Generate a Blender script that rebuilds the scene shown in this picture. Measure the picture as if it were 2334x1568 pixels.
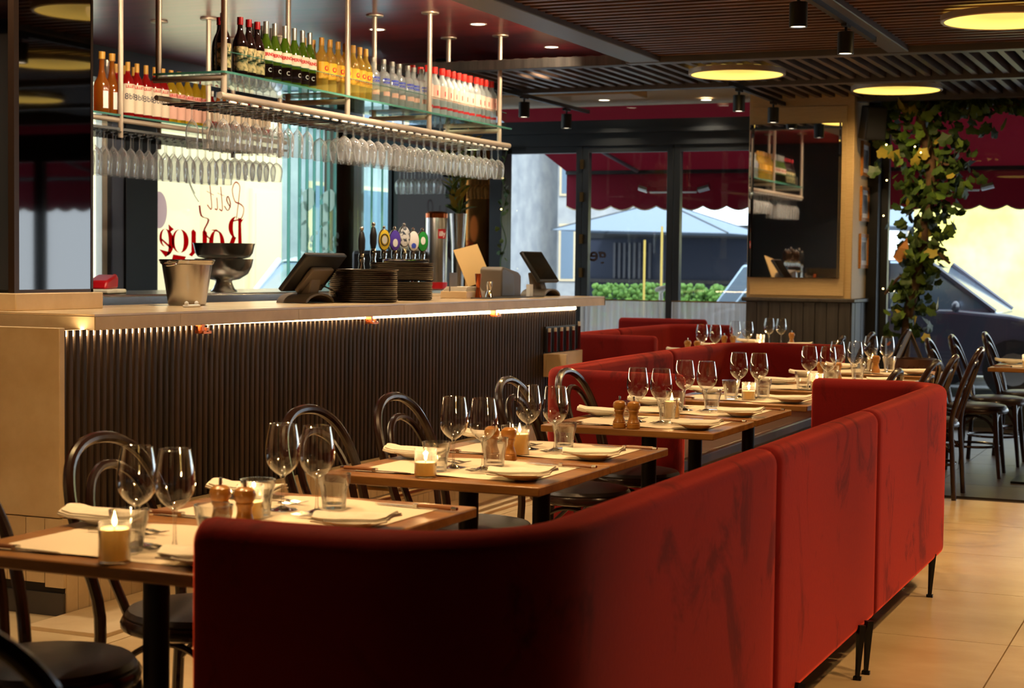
import bpy, bmesh, math, random
from math import sin, cos, pi, radians
from mathutils import Vector, Matrix

random.seed(7)
SC = bpy.context.scene
for o in list(bpy.data.objects):
    bpy.data.objects.remove(o, do_unlink=True)
COL = SC.collection

# ------------------------------------------------------------------ camera
YAW, PIT, ROL = radians(23.3117), radians(-2.68946), radians(.6797)
_f = Vector((-sin(YAW)*cos(PIT), cos(YAW)*cos(PIT), sin(PIT)))
_r0 = Vector((cos(YAW), sin(YAW), 0)); _u0 = _r0.cross(_f)
_r = _r0*cos(ROL) + _u0*sin(ROL); _u = -_r0*sin(ROL) + _u0*cos(ROL)
cd = bpy.data.cameras.new('camera'); cam = bpy.data.objects.new('camera', cd); COL.objects.link(cam)
cam.matrix_world = Matrix(((_r.x, _u.x, -_f.x, 0), (_r.y, _u.y, -_f.y, 0), (_r.z, _u.z, -_f.z, 1.36), (0, 0, 0, 1)))
cd.sensor_fit = 'HORIZONTAL'; cd.sensor_width = 36; cd.lens = 3810.4/2334*36
cd.clip_start = .05; cd.clip_end = 200
cd.dof.use_dof = True; cd.dof.focus_distance = 6.5; cd.dof.aperture_fstop = 5.6
SC.camera = cam

# ------------------------------------------------------------------ world, view
SC.view_settings.view_transform = 'Standard'
try: SC.view_settings.look = 'None'
except Exception: pass
SC.view_settings.gamma = 1; SC.view_settings.exposure = 0.1
SC.view_settings.use_curve_mapping = False
W = bpy.data.worlds.new('overcast_sky'); SC.world = W; W.use_nodes = True
_n = W.node_tree.nodes; _l = W.node_tree.links; _n.clear()
_o = _n.new('ShaderNodeOutputWorld'); _b = _n.new('ShaderNodeBackground')
_t = _n.new('ShaderNodeTexCoord'); _ns = _n.new('ShaderNodeTexNoise'); _ns.inputs['Scale'].default_value = 2.2
_rp = _n.new('ShaderNodeValToRGB')
_rp.color_ramp.elements[0].color = (.62, .78, 1, 1); _rp.color_ramp.elements[1].color = (.93, .97, 1, 1)
_l.new(_t.outputs['Generated'], _ns.inputs['Vector']); _l.new(_ns.outputs['Fac'], _rp.inputs['Fac'])
_l.new(_rp.outputs['Color'], _b.inputs['Color']); _l.new(_b.outputs['Background'], _o.inputs['Surface'])
_b.inputs['Strength'].default_value = 3.8
_sd = bpy.data.lights.new('street_fill_sun', 'SUN'); _sd.energy = 3.0; _sd.angle = radians(12); _sd.color = (1, .97, .92)  # sun added under the overcast sky to brighten the street fronts
_so = bpy.data.objects.new('street_fill_sun', _sd); COL.objects.link(_so); _so.rotation_euler = Vector((-.35, .66, -.66)).to_track_quat('-Z', 'Y').to_euler()
cy = SC.cycles
cy.adaptive_threshold = .03; cy.max_bounces = 8; cy.diffuse_bounces = 3; cy.glossy_bounces = 4; cy.transmission_bounces = 6; cy.transparent_max_bounces = 16
cy.caustics_reflective = False; cy.caustics_refractive = False
cy.sample_clamp_indirect = 6.0

WARM = (1.0, .60, .27)
def spot(name, loc, target, power, angle, color=WARM, blend=.6, radius=.04, parent=None):
    d = bpy.data.lights.new(name, 'SPOT'); d.energy = power; d.spot_size = radians(angle); d.spot_blend = blend
    d.color = color; d.shadow_soft_size = radius
    o = bpy.data.objects.new(name, d); COL.objects.link(o)
    dirv = (Vector(target) - Vector(loc)).normalized()
    q = dirv.to_track_quat('-Z', 'Y')
    o.location = loc; o.rotation_euler = q.to_euler()
    if parent is not None:
        o.parent = parent; o.matrix_parent_inverse = Matrix.Translation(-Vector(parent.location))
    return o

# ------------------------------------------------------------------ helpers
def C(r, g, b):
    f = lambda c: (c/255/12.92) if c/255 <= .04045 else ((c/255+.055)/1.055)**2.4
    return (f(r), f(g), f(b), 1)

class MB:
    def __init__(s): s.v = []; s.f = []
    def add(s, vs, fs):
        n = len(s.v); s.v += [tuple(p) for p in vs]; s.f += [tuple(i+n for i in q) for q in fs]; return s
    def box(s, x0, x1, y0, y1, z0, z1):
        return s.add([(x0,y0,z0),(x1,y0,z0),(x1,y1,z0),(x0,y1,z0),(x0,y0,z1),(x1,y0,z1),(x1,y1,z1),(x0,y1,z1)],
                     [(3,2,1,0),(4,5,6,7),(0,1,5,4),(1,2,6,5),(2,3,7,6),(3,0,4,7)])
    def cbox(s, c, sx, sy, sz):
        return s.box(c[0]-sx/2, c[0]+sx/2, c[1]-sy/2, c[1]+sy/2, c[2]-sz/2, c[2]+sz/2)
    def lathe(s, prof, n=24, c=(0,0,0), cap0=True, cap1=True, ang0=0):
        vs = []; fs = []
        for r, z in prof:
            for k in range(n):
                a = 2*pi*k/n+ang0; vs.append((c[0]+r*cos(a), c[1]+r*sin(a), c[2]+z))
        for i in range(len(prof)-1):
            for k in range(n):
                a = i*n+k; b = i*n+(k+1) % n; fs.append((a, b, b+n, a+n))
        if cap0 and prof[0][0] > 1e-6: fs.append(tuple(range(n-1, -1, -1)))
        if cap1 and prof[-1][0] > 1e-6: fs.append(tuple(range((len(prof)-1)*n, len(prof)*n)))
        return s.add(vs, fs)
    def tube(s, pts, r, n=8, closed=False, flat=1.0, cap=True, up=None):
        P = [Vector(p) for p in pts]; m = len(P)
        R = r if isinstance(r, (list, tuple)) else [r]*m
        vs = []; fs = []; prev = None
        for i in range(m):
            if closed: t = P[(i+1) % m]-P[i-1]
            else: t = P[min(i+1, m-1)]-P[max(i-1, 0)]
            t = t.normalized() if t.length > 1e-9 else Vector((0, 0, 1))
            if prev is None:
                ref = Vector(up) if up else (Vector((0, 0, 1)) if abs(t.z) < .9 else Vector((1, 0, 0)))
                a = (ref-t*ref.dot(t)).normalized()
            else:
                a = (prev-t*prev.dot(t)); a = a.normalized() if a.length > 1e-6 else Vector((1, 0, 0))
            prev = a; b = t.cross(a)
            for k in range(n):
                an = 2*pi*k/n; vs.append(P[i]+a*cos(an)*R[i]*flat+b*sin(an)*R[i])
        for i in range(m if closed else m-1):
            j = (i+1) % m
            for k in range(n):
                k2 = (k+1) % n; fs.append((i*n+k, i*n+k2, j*n+k2, j*n+k))
        if cap and not closed: fs.append(tuple(range(n-1, -1, -1))); fs.append(tuple(range((m-1)*n, m*n)))
        return s.add(vs, fs)
    def prism(s, poly, d0, d1, ax='z'):
        """poly of 2D points extruded from d0 to d1 along ax (ax x: poly=(y,z), y: poly=(x,z), z: poly=(x,y))"""
        n = len(poly)
        g = {'z': lambda p, d: (p[0], p[1], d), 'y': lambda p, d: (p[0], d, p[1]), 'x': lambda p, d: (d, p[0], p[1])}[ax]
        vs = [g(p, d0) for p in poly]+[g(p, d1) for p in poly]
        fs = [tuple(range(n-1, -1, -1)), tuple(range(n, 2*n))]+[(i, (i+1) % n, n+(i+1) % n, n+i) for i in range(n)]
        return s.add(vs, fs)
    def sphere(s, c, r, n=12, m=8, sc=(1,1,1)):
        vs = [(c[0], c[1], c[2]-r*sc[2])]; fs = []
        for i in range(1, m):
            th = -pi/2+pi*i/m
            for k in range(n):
                a = 2*pi*k/n; vs.append((c[0]+r*sc[0]*cos(th)*cos(a), c[1]+r*sc[1]*cos(th)*sin(a), c[2]+r*sc[2]*sin(th)))
        vs.append((c[0], c[1], c[2]+r*sc[2])); top = len(vs)-1
        for k in range(n): fs.append((0, 1+(k+1) % n, 1+k)); fs.append((top, 1+(m-2)*n+k, 1+(m-2)*n+(k+1) % n))
        for i in range(m-2):
            for k in range(n):
                a = 1+i*n+k; b = 1+i*n+(k+1) % n; fs.append((a, b, b+n, a+n))
        return s.add(vs, fs)
    def xf(s, M, start=0):
        for i in range(start, len(s.v)): s.v[i] = tuple(M @ Vector(s.v[i]))
        return s
    def mesh(s, name, mat, smooth=True, sharp=35):
        me = bpy.data.meshes.new(name); me.from_pydata(s.v, [], s.f)
        bm = bmesh.new(); bm.from_mesh(me); bmesh.ops.recalc_face_normals(bm, faces=bm.faces); bm.to_mesh(me); bm.free()
        if mat is not None: me.materials.append(mat)
        if smooth:
            me.polygons.foreach_set('use_smooth', [True]*len(me.polygons))
            if sharp: me.set_sharp_from_angle(angle=radians(sharp))
        me.update(); return me

def link(name, me, parent=None, loc=None, rot=None):
    o = bpy.data.objects.new(name, me); COL.objects.link(o)
    if parent is not None: o.parent = parent
    if loc is not None: o.location = loc
    if rot is not None: o.rotation_euler = rot
    return o
def obj(name, mb, mat, parent=None, loc=None, rot=None, smooth=True, sharp=35, bevel=0, seg=2):
    o = link(name, mb.mesh(name, mat, smooth, sharp), parent, loc, rot)
    if bevel:
        m = o.modifiers.new('bevel', 'BEVEL'); m.width = bevel; m.segments = seg; m.limit_method = 'ANGLE'; m.angle_limit = radians(40)
        m.harden_normals = False
    return o
def tag(o, label, cat, group=None, kind=None):
    o['label'] = label; o['category'] = cat
    if group: o['group'] = group
    if kind: o['kind'] = kind
    return o
def thing(name, label, cat, loc=(0,0,0), rz=0, group=None, kind=None):
    o = bpy.data.objects.new(name, None); o.empty_display_size = .05; COL.objects.link(o)
    o.location = loc; o.rotation_euler = (0, 0, rz)
    return tag(o, label, cat, group, kind)
def copy_tree(o, parent=None):
    c = o.copy(); COL.objects.link(c); c.parent = parent
    for ch in o.children: copy_tree(ch, c)
    return c
def dup(o, loc, rz=0, label=None, group=None, scale=None):
    c = copy_tree(o); c.location = loc; c.rotation_euler = (0, 0, rz)
    if scale: c.scale = scale
    if label: c['label'] = label
    if group: c['group'] = group
    return c

ORD = ['first','second','third','fourth','fifth','sixth','seventh','eighth','ninth','tenth','eleventh','twelfth','thirteenth','fourteenth','fifteenth','sixteenth','seventeenth','eighteenth','nineteenth','twentieth']
ORD += ['twenty-'+w for w in ORD[:9]]+['thirtieth']+['thirty-'+w for w in ORD[:9]]
# ------------------------------------------------------------------ materials
M = {}
def mk(name, base, rough=.5, metal=0, base2=None, nscale=6, stretch=(1,1,1), detail=4, lo=.35, hi=.65, bump=0, bscale=30, bstretch=None,
       spec=.5, coat=0, coatr=.1, sheen=0, sheenc=None, trans=0, ior=1.45, emis=None, estr=0, sss=0, rnd=True, alpha=1, aniso=0):
    m = bpy.data.materials.new(name); m.use_nodes = True; nt = m.node_tree; N = nt.nodes; L = nt.links
    p = N['Principled BSDF']; p.inputs['Base Color'].default_value = base; p.inputs['Roughness'].default_value = rough
    p.inputs['Metallic'].default_value = metal; p.inputs['IOR'].default_value = ior
    p.inputs['Specular IOR Level'].default_value = spec
    p.inputs['Coat Weight'].default_value = coat; p.inputs['Coat Roughness'].default_value = coatr
    p.inputs['Sheen Weight'].default_value = sheen
    if sheenc: p.inputs['Sheen Tint'].default_value = sheenc
    p.inputs['Transmission Weight'].default_value = trans
    p.inputs['Anisotropic'].default_value = aniso
    if sss: p.inputs['Subsurface Weight'].default_value = sss; p.inputs['Subsurface Radius'].default_value = (.03, .02, .010); p.inputs['Subsurface Scale'].default_value = 1
    if emis: p.inputs['Emission Color'].default_value = emis; p.inputs['Emission Strength'].default_value = estr
    if base2 or bump:
        tc = N.new('ShaderNodeTexCoord'); vec = tc.outputs['Object']
        if rnd:
            oi = N.new('ShaderNodeObjectInfo'); mul = N.new('ShaderNodeMath'); mul.operation = 'MULTIPLY'; mul.inputs[1].default_value = 37.0
            L.new(oi.outputs['Random'], mul.inputs[0])
            ad = N.new('ShaderNodeVectorMath'); ad.operation = 'ADD'; L.new(vec, ad.inputs[0]); L.new(mul.outputs[0], ad.inputs[1]); vec = ad.outputs[0]
        def noise(sc, st, dt):
            mp = N.new('ShaderNodeMapping'); mp.inputs['Scale'].default_value = st; L.new(vec, mp.inputs['Vector'])
            n = N.new('ShaderNodeTexNoise'); n.inputs['Scale'].default_value = sc; n.inputs['Detail'].default_value = dt; n.inputs['Roughness'].default_value = .6
            L.new(mp.outputs[0], n.inputs['Vector']); return n.outputs['Fac']
        if base2:
            rp = N.new('ShaderNodeValToRGB'); e = rp.color_ramp.elements
            e[0].position = lo; e[0].color = base; e[1].position = hi; e[1].color = base2
            L.new(noise(nscale, stretch, detail), rp.inputs['Fac']); L.new(rp.outputs['Color'], p.inputs['Base Color'])
        if bump:
            bp = N.new('ShaderNodeBump'); bp.inputs['Strength'].default_value = bump; bp.inputs['Distance'].default_value = .01
            L.new(noise(bscale, bstretch or stretch, 3), bp.inputs['Height']); L.new(bp.outputs[0], p.inputs['Normal'])
    M[name] = m; return m

def thin_glass(name, tint=(1,1,1,1), rough=0.0, boost=1.0, ior=1.5, power=5.0):
    """clear sheet or thin wall: transparent with fresnel reflection"""
    m = bpy.data.materials.new(name); m.use_nodes = True; nt = m.node_tree; N = nt.nodes; L = nt.links; N.clear()
    o = N.new('ShaderNodeOutputMaterial'); t = N.new('ShaderNodeBsdfTransparent'); g = N.new('ShaderNodeBsdfGlossy'); mx = N.new('ShaderNodeMixShader')
    lw = N.new('ShaderNodeLayerWeight'); lw.inputs['Blend'].default_value = .5; t.inputs['Color'].default_value = tint; g.inputs['Roughness'].default_value = rough
    f0 = ((ior-1)/(ior+1))**2
    pw = N.new('ShaderNodeMath'); pw.operation = 'POWER'; pw.inputs[1].default_value = power; L.new(lw.outputs['Facing'], pw.inputs[0])
    fr = N.new('ShaderNodeMath'); fr.operation = 'MULTIPLY_ADD'; fr.inputs[1].default_value = 1-f0; fr.inputs[2].default_value = f0; L.new(pw.outputs[0], fr.inputs[0])
    mu = N.new('ShaderNodeMath'); mu.operation = 'MULTIPLY'; mu.inputs[1].default_value = boost; mu.use_clamp = True
    L.new(fr.outputs[0], mu.inputs[0]); L.new(mu.outputs[0], mx.inputs['Fac']); L.new(t.outputs[0], mx.inputs[1]); L.new(g.outputs[0], mx.inputs[2])
    L.new(mx.outputs[0], o.inputs['Surface']); M[name] = m; return m
def glint_haze(name, add, edge=.55):
    """mix white into a thin glass, strongest at the edges, for painted glints and haze"""
    nt = M[name].node_tree; N = nt.nodes; L = nt.links
    out = [n for n in N if n.type == 'OUTPUT_MATERIAL'][0]; src = out.inputs['Surface'].links[0].from_socket
    tl = N.new('ShaderNodeBsdfTranslucent'); df = N.new('ShaderNodeBsdfDiffuse'); m1 = N.new('ShaderNodeMixShader'); m1.inputs['Fac'].default_value = .5
    L.new(tl.outputs[0], m1.inputs[1]); L.new(df.outputs[0], m1.inputs[2]); tl.inputs['Color'].default_value = (1, 1, 1, 1); df.inputs['Color'].default_value = (1, 1, 1, 1)
    m2 = N.new('ShaderNodeMixShader'); lw = N.new('ShaderNodeLayerWeight'); lw.inputs['Blend'].default_value = .5
    pw = N.new('ShaderNodeMath'); pw.operation = 'POWER'; pw.inputs[1].default_value = 2.0; L.new(lw.outputs['Facing'], pw.inputs[0])
    ma = N.new('ShaderNodeMath'); ma.operation = 'MULTIPLY_ADD'; ma.inputs[1].default_value = edge; ma.inputs[2].default_value = add; L.new(pw.outputs[0], ma.inputs[0]); L.new(ma.outputs[0], m2.inputs['Fac']); L.new(src, m2.inputs[1]); L.new(m1.outputs[0], m2.inputs[2]); L.new(m2.outputs[0], out.inputs['Surface'])
def sheer(name, col, transp=.5):
    m = bpy.data.materials.new(name); m.use_nodes = True; nt = m.node_tree; N = nt.nodes; L = nt.links; N.clear()
    o = N.new('ShaderNodeOutputMaterial'); t = N.new('ShaderNodeBsdfTransparent'); mx = N.new('ShaderNodeMixShader'); mx2 = N.new('ShaderNodeMixShader')
    d = N.new('ShaderNodeBsdfDiffuse'); tl = N.new('ShaderNodeBsdfTranslucent'); d.inputs['Color'].default_value = col; tl.inputs['Color'].default_value = col
    mx2.inputs['Fac'].default_value = .55; L.new(d.outputs[0], mx2.inputs[1]); L.new(tl.outputs[0], mx2.inputs[2])
    mx.inputs['Fac'].default_value = 1-transp; L.new(t.outputs[0], mx.inputs[1]); L.new(mx2.outputs[0], mx.inputs[2]); L.new(mx.outputs[0], o.inputs['Surface'])
    M[name] = m; return m
def cloth(name, col, fac=.4, rough=.8):
    """opaque-ish cloth that lets some light through"""
    m = bpy.data.materials.new(name); m.use_nodes = True; nt = m.node_tree; N = nt.nodes; L = nt.links; N.clear()
    o = N.new('ShaderNodeOutputMaterial'); mx2 = N.new('ShaderNodeMixShader')
    d = N.new('ShaderNodeBsdfDiffuse'); tl = N.new('ShaderNodeBsdfTranslucent'); d.inputs['Color'].default_value = col; tl.inputs['Color'].default_value = col
    mx2.inputs['Fac'].default_value = fac; L.new(d.outputs[0], mx2.inputs[1]); L.new(tl.outputs[0], mx2.inputs[2]); L.new(mx2.outputs[0], o.inputs['Surface'])
    M[name] = m; return m

mk('tile', C(214,188,144), .26, base2=C(198,168,122), nscale=1.6, detail=6, stretch=(1,1.6,1), bump=.02, bscale=8, spec=.5)
mk('grout', C(60,48,38), .9)
mk('darktile', C(74,68,64), .38, base2=C(58,54,52), nscale=2.5, bump=.03, bscale=12)
mk('stone', C(222,196,154), .42, base2=C(204,174,130), nscale=4, detail=7, bump=.015, bscale=20)
mk('stonetop', C(222,196,156), .22, base2=C(208,178,136), nscale=4, detail=7)
mk('slat', C(70,51,37), .58, base2=C(36,26,19), nscale=5, stretch=(6,6,.35), bump=.12, bscale=14, bstretch=(6,6,.25))
mk('slatback', C(30,20,15), .6)
mk('slatbacking', C(78,54,36), .6)
mk('ceilwood', C(124,82,50), .45, base2=C(80,50,30), nscale=4, stretch=(.4,5,5), detail=5, bump=.06, bscale=10)
mk('ceilwoodA', C(112,94,84), .40, base2=C(76,62,54), nscale=4, stretch=(5,.4,5), detail=5)
mk('steelpaint', C(96,94,98), .42, metal=.1)
mk('blackpaint', C(30,31,34), .45)
mk('frame', C(46,50,54), .42)
mk('darkceil', C(22,18,16), .8)
mk('burgceil', C(206,44,70), .42, base2=C(170,32,54), nscale=2, stretch=(.3,3,1), spec=.8, coat=1, coatr=.24)
M['burgceil'].node_tree.nodes['Principled BSDF'].inputs['Coat IOR'].default_value = 3.0
mk('cream', C(206,178,128), .55, base2=C(196,166,116), nscale=40, stretch=(.3,1,6), detail=2)
mk('creamwall', C(200,172,128), .6)
mk('wains', C(72,68,64), .5, base2=C(52,48,46), nscale=5, stretch=(5,5,.3), bump=.06, bscale=10)
mk('mirror', C(235,235,235), .02, metal=1)
mk('darkmirror', C(104,100,98), .03, metal=1)
mk('smokemirror', C(38,35,33), .04, metal=1)
mk('bronze', C(70,52,40), .35, metal=.6)
mk('velvet', C(110,10,12), .8, base2=C(84,5,6), nscale=3.4, stretch=(1,1,.62), detail=9, lo=.545, hi=.635, sheen=1.0, sheenc=(.95,.10,.05,1), bump=.08, bscale=120, spec=.2)
_vp = M['velvet'].node_tree.nodes['Principled BSDF']; _vp.inputs['Sheen Roughness'].default_value = .36
for _q in M['velvet'].node_tree.nodes:
    if _q.type == 'TEX_NOISE' and abs(_q.inputs['Scale'].default_value-3.4) < .01:
        _q.inputs['Distortion'].default_value = 1.1; _q.inputs['Roughness'].default_value = .68
        _vr = _q.outputs['Fac'].links[0].to_node
# rubbed pile also scatters less at grazing angles
_sm = M['velvet'].node_tree.nodes.new('ShaderNodeMapRange'); _sm.inputs['From Min'].default_value = .545; _sm.inputs['From Max'].default_value = .635; _sm.inputs['To Min'].default_value = 1.0; _sm.inputs['To Max'].default_value = .5
M['velvet'].node_tree.links.new(_vr.inputs['Fac'].links[0].from_socket, _sm.inputs['Value']); M['velvet'].node_tree.links.new(_sm.outputs[0], _vp.inputs['Sheen Weight'])
mk('velvetdk', C(112,14,20), .75, base2=C(70,6,12), nscale=3.0, detail=6, sheen=.5, sheenc=(1,.3,.3,1), spec=.25)
mk('leather', C(84,52,36), .36, base2=C(64,38,27), nscale=8, bump=.05, bscale=60)
mk('leatherdk', C(52,44,42), .36, base2=C(42,34,32), nscale=8, bump=.04, bscale=60)
mk('wovengrey', C(120,118,118), .8, base2=C(70,68,68), nscale=20, stretch=(6,6,.25), bump=.3, bscale=30)
mk('bentwood', C(46,25,16), .26, base2=C(34,17,10), nscale=8, stretch=(1,1,1), coat=.5, coatr=.12)
mk('oak', C(158,108,50), .38, base2=C(124,80,32), nscale=4, stretch=(1,6,6), detail=5, bump=.03, bscale=12, coat=.2, coatr=.25)
mk('paper', C(230,216,192), .85, bump=.02, bscale=6)
mk('napkin', C(240,232,214), .9, base2=C(230,220,200), nscale=30, bump=.06, bscale=90)
mk('china', C(236,230,218), .18, coat=.3)
mk('steel', C(190,186,180), .22, metal=1)
mk('steelbr', C(190,186,182), .24, metal=1, bump=.02, bscale=40, bstretch=(1,1,12))
mk('chrome', C(222,220,216), .06, metal=1)
mk('brushtube', C(206,188,166), .38, metal=.45)
mk('brass', C(150,116,70), .28, metal=1)
mk('copper', C(190,96,52), .22, metal=1)
mk('millwood', C(186,128,54), .32, base2=C(160,104,38), nscale=14, stretch=(1,1,5), coat=.4, coatr=.15)
mk('flame', C(255,220,120), .5, emis=(1,.62,.18,1), estr=22)
mk('wick', C(30,24,20), .9)
mk('blackmetal', C(18,17,17), .38, metal=.5)
mk('blackplastic', C(26,25,25), .42)
mk('greyplastic', C(96,86,76), .45)
mk('screen', C(10,10,12), .08)
mk('white', C(236,234,228), .6)
mk('red', C(190,22,26), .4)
mk('redplastic', C(200,24,34), .3)
mk('tray', C(34,25,20), .3, coat=.2)
mk('plasterwhite', C(214,206,190), .75)
glassb = dict(trans=1.0, rough=.0, ior=1.45)
mk('glassolid', (1,1,1,1), .0, trans=1, ior=1.45)
thin_glass('bowl', (.965,.965,.96,1), .03, 2.3, 1.45, 2.4)
thin_glass('rackglass', (.97,.975,.975,1), .015, 1.8, 1.45, 2.2)
glint_haze('rackglass', .10)  # white body painted in for bright window glints on the hanging glasses
thin_glass('stemglass', (.95,.95,.94,1), .05, 1.7, 1.45, 1.5)
thin_glass('pane', (.93,.96,.95,1), 0, .9, 1.45)
thin_glass('panegreen', (.80,.93,.89,1), 0, 1.0, 1.5)
thin_glass('jar', (.95,.95,.93,1), .02, 1.6, 1.45, 2.5)
glint_haze('jar', .03, .14)
thin_glass('tumglass', (.96,.96,.95,1), .02, 2.0, 1.45, 1.8)
glint_haze('tumglass', .02, .18)  # white edges painted in to brighten the clear tumblers
def liquid(name, col, transp=.45, gloss=1.6):
    m = bpy.data.materials.new(name); m.use_nodes = True; nt = m.node_tree; N = nt.nodes; L = nt.links; N.clear()
    o = N.new('ShaderNodeOutputMaterial'); t = N.new('ShaderNodeBsdfTransparent'); tl = N.new('ShaderNodeBsdfTranslucent'); df = N.new('ShaderNodeBsdfDiffuse'); g = N.new('ShaderNodeBsdfGlossy')
    g.inputs['Roughness'].default_value = .05
    for q in (t, tl, df): q.inputs['Color'].default_value = col
    m1 = N.new('ShaderNodeMixShader'); m1.inputs['Fac'].default_value = .6; L.new(df.outputs[0], m1.inputs[1]); L.new(tl.outputs[0], m1.inputs[2])
    m2 = N.new('ShaderNodeMixShader'); m2.inputs['Fac'].default_value = 1-transp; L.new(t.outputs[0], m2.inputs[1]); L.new(m1.outputs[0], m2.inputs[2])
    lw = N.new('ShaderNodeLayerWeight'); lw.inputs['Blend'].default_value = .5
    pw = N.new('ShaderNodeMath'); pw.operation = 'POWER'; pw.inputs[1].default_value = 3.0; L.new(lw.outputs['Facing'], pw.inputs[0])
    fr = N.new('ShaderNodeMath'); fr.operation = 'MULTIPLY_ADD'; fr.inputs[1].default_value = .9*gloss*.5; fr.inputs[2].default_value = .04*gloss; fr.use_clamp = True; L.new(pw.outputs[0], fr.inputs[0])
    m3 = N.new('ShaderNodeMixShader'); L.new(fr.outputs[0], m3.inputs['Fac']); L.new(m2.outputs[0], m3.inputs[1]); L.new(g.outputs[0], m3.inputs[2]); L.new(m3.outputs[0], o.inputs['Surface'])
    M[name] = m; return m
mk('glassedge', C(110,190,170), .15, trans=.6, ior=1.5)
cloth('wax', C(254,230,176), .5)
sheer('curtain', (.97,.97,.97,1), .16)
sheer('frost', (.80,.86,.84,1), .28)
def dome_mat():
    m = mk('domeglow', C(236,190,60), .5, emis=(1,.7,.14,1), estr=1.0); nt = m.node_tree; N = nt.nodes; L = nt.links; p = N['Principled BSDF']
    tc = N.new('ShaderNodeTexCoord'); mp = N.new('ShaderNodeVectorMath'); mp.operation = 'MULTIPLY'; mp.inputs[1].default_value = (1, 1, 0); L.new(tc.outputs['Object'], mp.inputs[0])
    ln = N.new('ShaderNodeVectorMath'); ln.operation = 'LENGTH'; L.new(mp.outputs[0], ln.inputs[0])
    mr = N.new('ShaderNodeMapRange'); mr.inputs['From Min'].default_value = .12; mr.inputs['From Max'].default_value = .335; mr.inputs['To Min'].default_value = .95; mr.inputs['To Max'].default_value = 1.75; L.new(ln.outputs['Value'], mr.inputs['Value'])
    L.new(mr.outputs[0], p.inputs['Emission Strength'])
dome_mat()
mk('led', C(255,240,210), .5, emis=(1.0,.74,.40,1), estr=42)
mk('lens', C(255,240,220), .5, emis=(1.0,.86,.62,1), estr=7)
mk('bulb', C(255,240,200), .5, emis=(1.0,.74,.25,1), estr=10)
# ================================================================== SETTING
def S(o, label, cat):
    return tag(o, label, cat, kind='structure')

# ---- floor with single tiles
fl = S(obj('floor', MB().box(-9, 5.2, -3, 15.3, -.12, -.012), M['grout']), 'pale sandstone coloured tiled restaurant floor with thin dark joints', 'floor')
TS = .9755
tm = MB().box(0, TS-.005, 0, TS-.005, -.012, 0).mesh('floor_tile', M['tile'], False)
for i in range(-4, 5):
    for j in range(-7, 4):
        x = -.712+i*TS; y = 6.257+j*TS
        h = min(TS, 10.30-y)
        o = link('floor_tile', tm, fl, (x+.0025, y+.0025, 0))
        if h < TS: o.scale = (1, (h-.005)/(TS-.005), 1)
DS = .60
dm = MB().box(0, DS-.004, 0, DS-.004, -.012, 0).mesh('floor_tile', M['darktile'], False)
for i in range(8):
    for j in range(8):
        link('floor_tile', dm, fl, (-2.9+i*DS, 10.304+j*DS, 0))
S(obj('floor_bar', MB().box(-9, -5, 2, 15, -.012, 0).box(-5, -2.905, 10.304, 15, -.012, 0), M['darktile']), 'dark floor behind the bar and along the glass front', 'floor')

# ---- ceilings
ce = S(obj('ceiling', MB().box(-4.0, 5.2, -3, 13.05, 2.92, 3.0).box(-4.0, 5.2, 13.05, 15.3, 2.90, 3.0), M['darkceil']), 'ceiling of dark timber battens between grey steel channels', 'ceiling')
PT = .114
smid = MB().box(-3.74, -2.16, -.026, .026, 2.835, 2.885).mesh('ceiling_slat', M['ceilwood'], False)
srt = MB().box(-2.01, 3.6, -.026, .026, 2.835, 2.885).mesh('ceiling_slat', M['ceilwood'], False)
k = 0; y = 11.19
while y > 3.6:
    link('ceiling_slat', smid, ce, (0, y, 0)); link('ceiling_slat', srt, ce, (0, y, 0)); y -= PT
sA = MB().box(-.021, .021, 11.37, 12.86, 2.82, 2.88).mesh('ceiling_slat', M['ceilwoodA'], False)
sB = MB().box(-.021, .021, 12.98, 14.28, 2.82, 2.88).mesh('ceiling_slat', M['ceilwoodA'], False)
x = -6.6
while x < 1.6:
    link('ceiling_slat', sA, ce, (x, 0, 0))
    if x > -3.75: link('ceiling_slat', sB, ce, (x, 0, 0))
    x += PT
S(obj('ceiling_back', MB().box(-8.5, -4.0, 12.785, 15.2, 2.90, 3.0).box(-4.0, -3.66, 12.98, 15.2, 2.885, 2.899), M['creamwall']), 'plain beige ceiling strip before the folding doors', 'ceiling')
S(obj('ceiling_side', MB().box(-9.1, -3.98, -3.1, 1.52, 2.95, 3.05), M['darkceil']), 'plain dark ceiling at the near end of the bar', 'ceiling')
S(obj('ceiling_bar', MB().box(-8.5, -3.95, 1.4, 12.80, 3.05, 3.15), M['burgceil']), 'glossy burgundy lacquered ceiling over the bar reflecting daylight', 'ceiling')
S(obj('trim_1', MB().box(-3.97, -3.74, 1.5, 11.30, 2.80, 3.05).box(-4.03, -3.97, 1.5, 10.75, 2.90, 3.06), M['steelpaint'], bevel=.006), 'long grey steel channel along the bar side of the batten ceiling', 'beam')
S(obj('trim_2', MB().box(-2.155, -2.015, 1.5, 11.25, 2.80, 2.90), M['steelpaint'], bevel=.006), 'grey steel channel carrying the spotlight track over the tables', 'beam')
S(obj('trim_3', MB().box(-4.0, 3.6, 11.25, 11.36, 2.795, 2.92), M['steelpaint'], bevel=.005), 'first grey cross channel at the end of the fine battens', 'beam')
S(obj('trim_4', MB().box(-7.2, 3.6, 12.87, 12.98, 2.79, 2.92), M['steelpaint'], bevel=.005), 'second grey cross channel between the slanting battens', 'beam')
S(obj('trim_5', MB().box(-3.66, 3.6, 14.28, 14.39, 2.785, 2.92), M['steelpaint'], bevel=.005), 'third grey cross channel above the pillar and ivy', 'beam')
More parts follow.
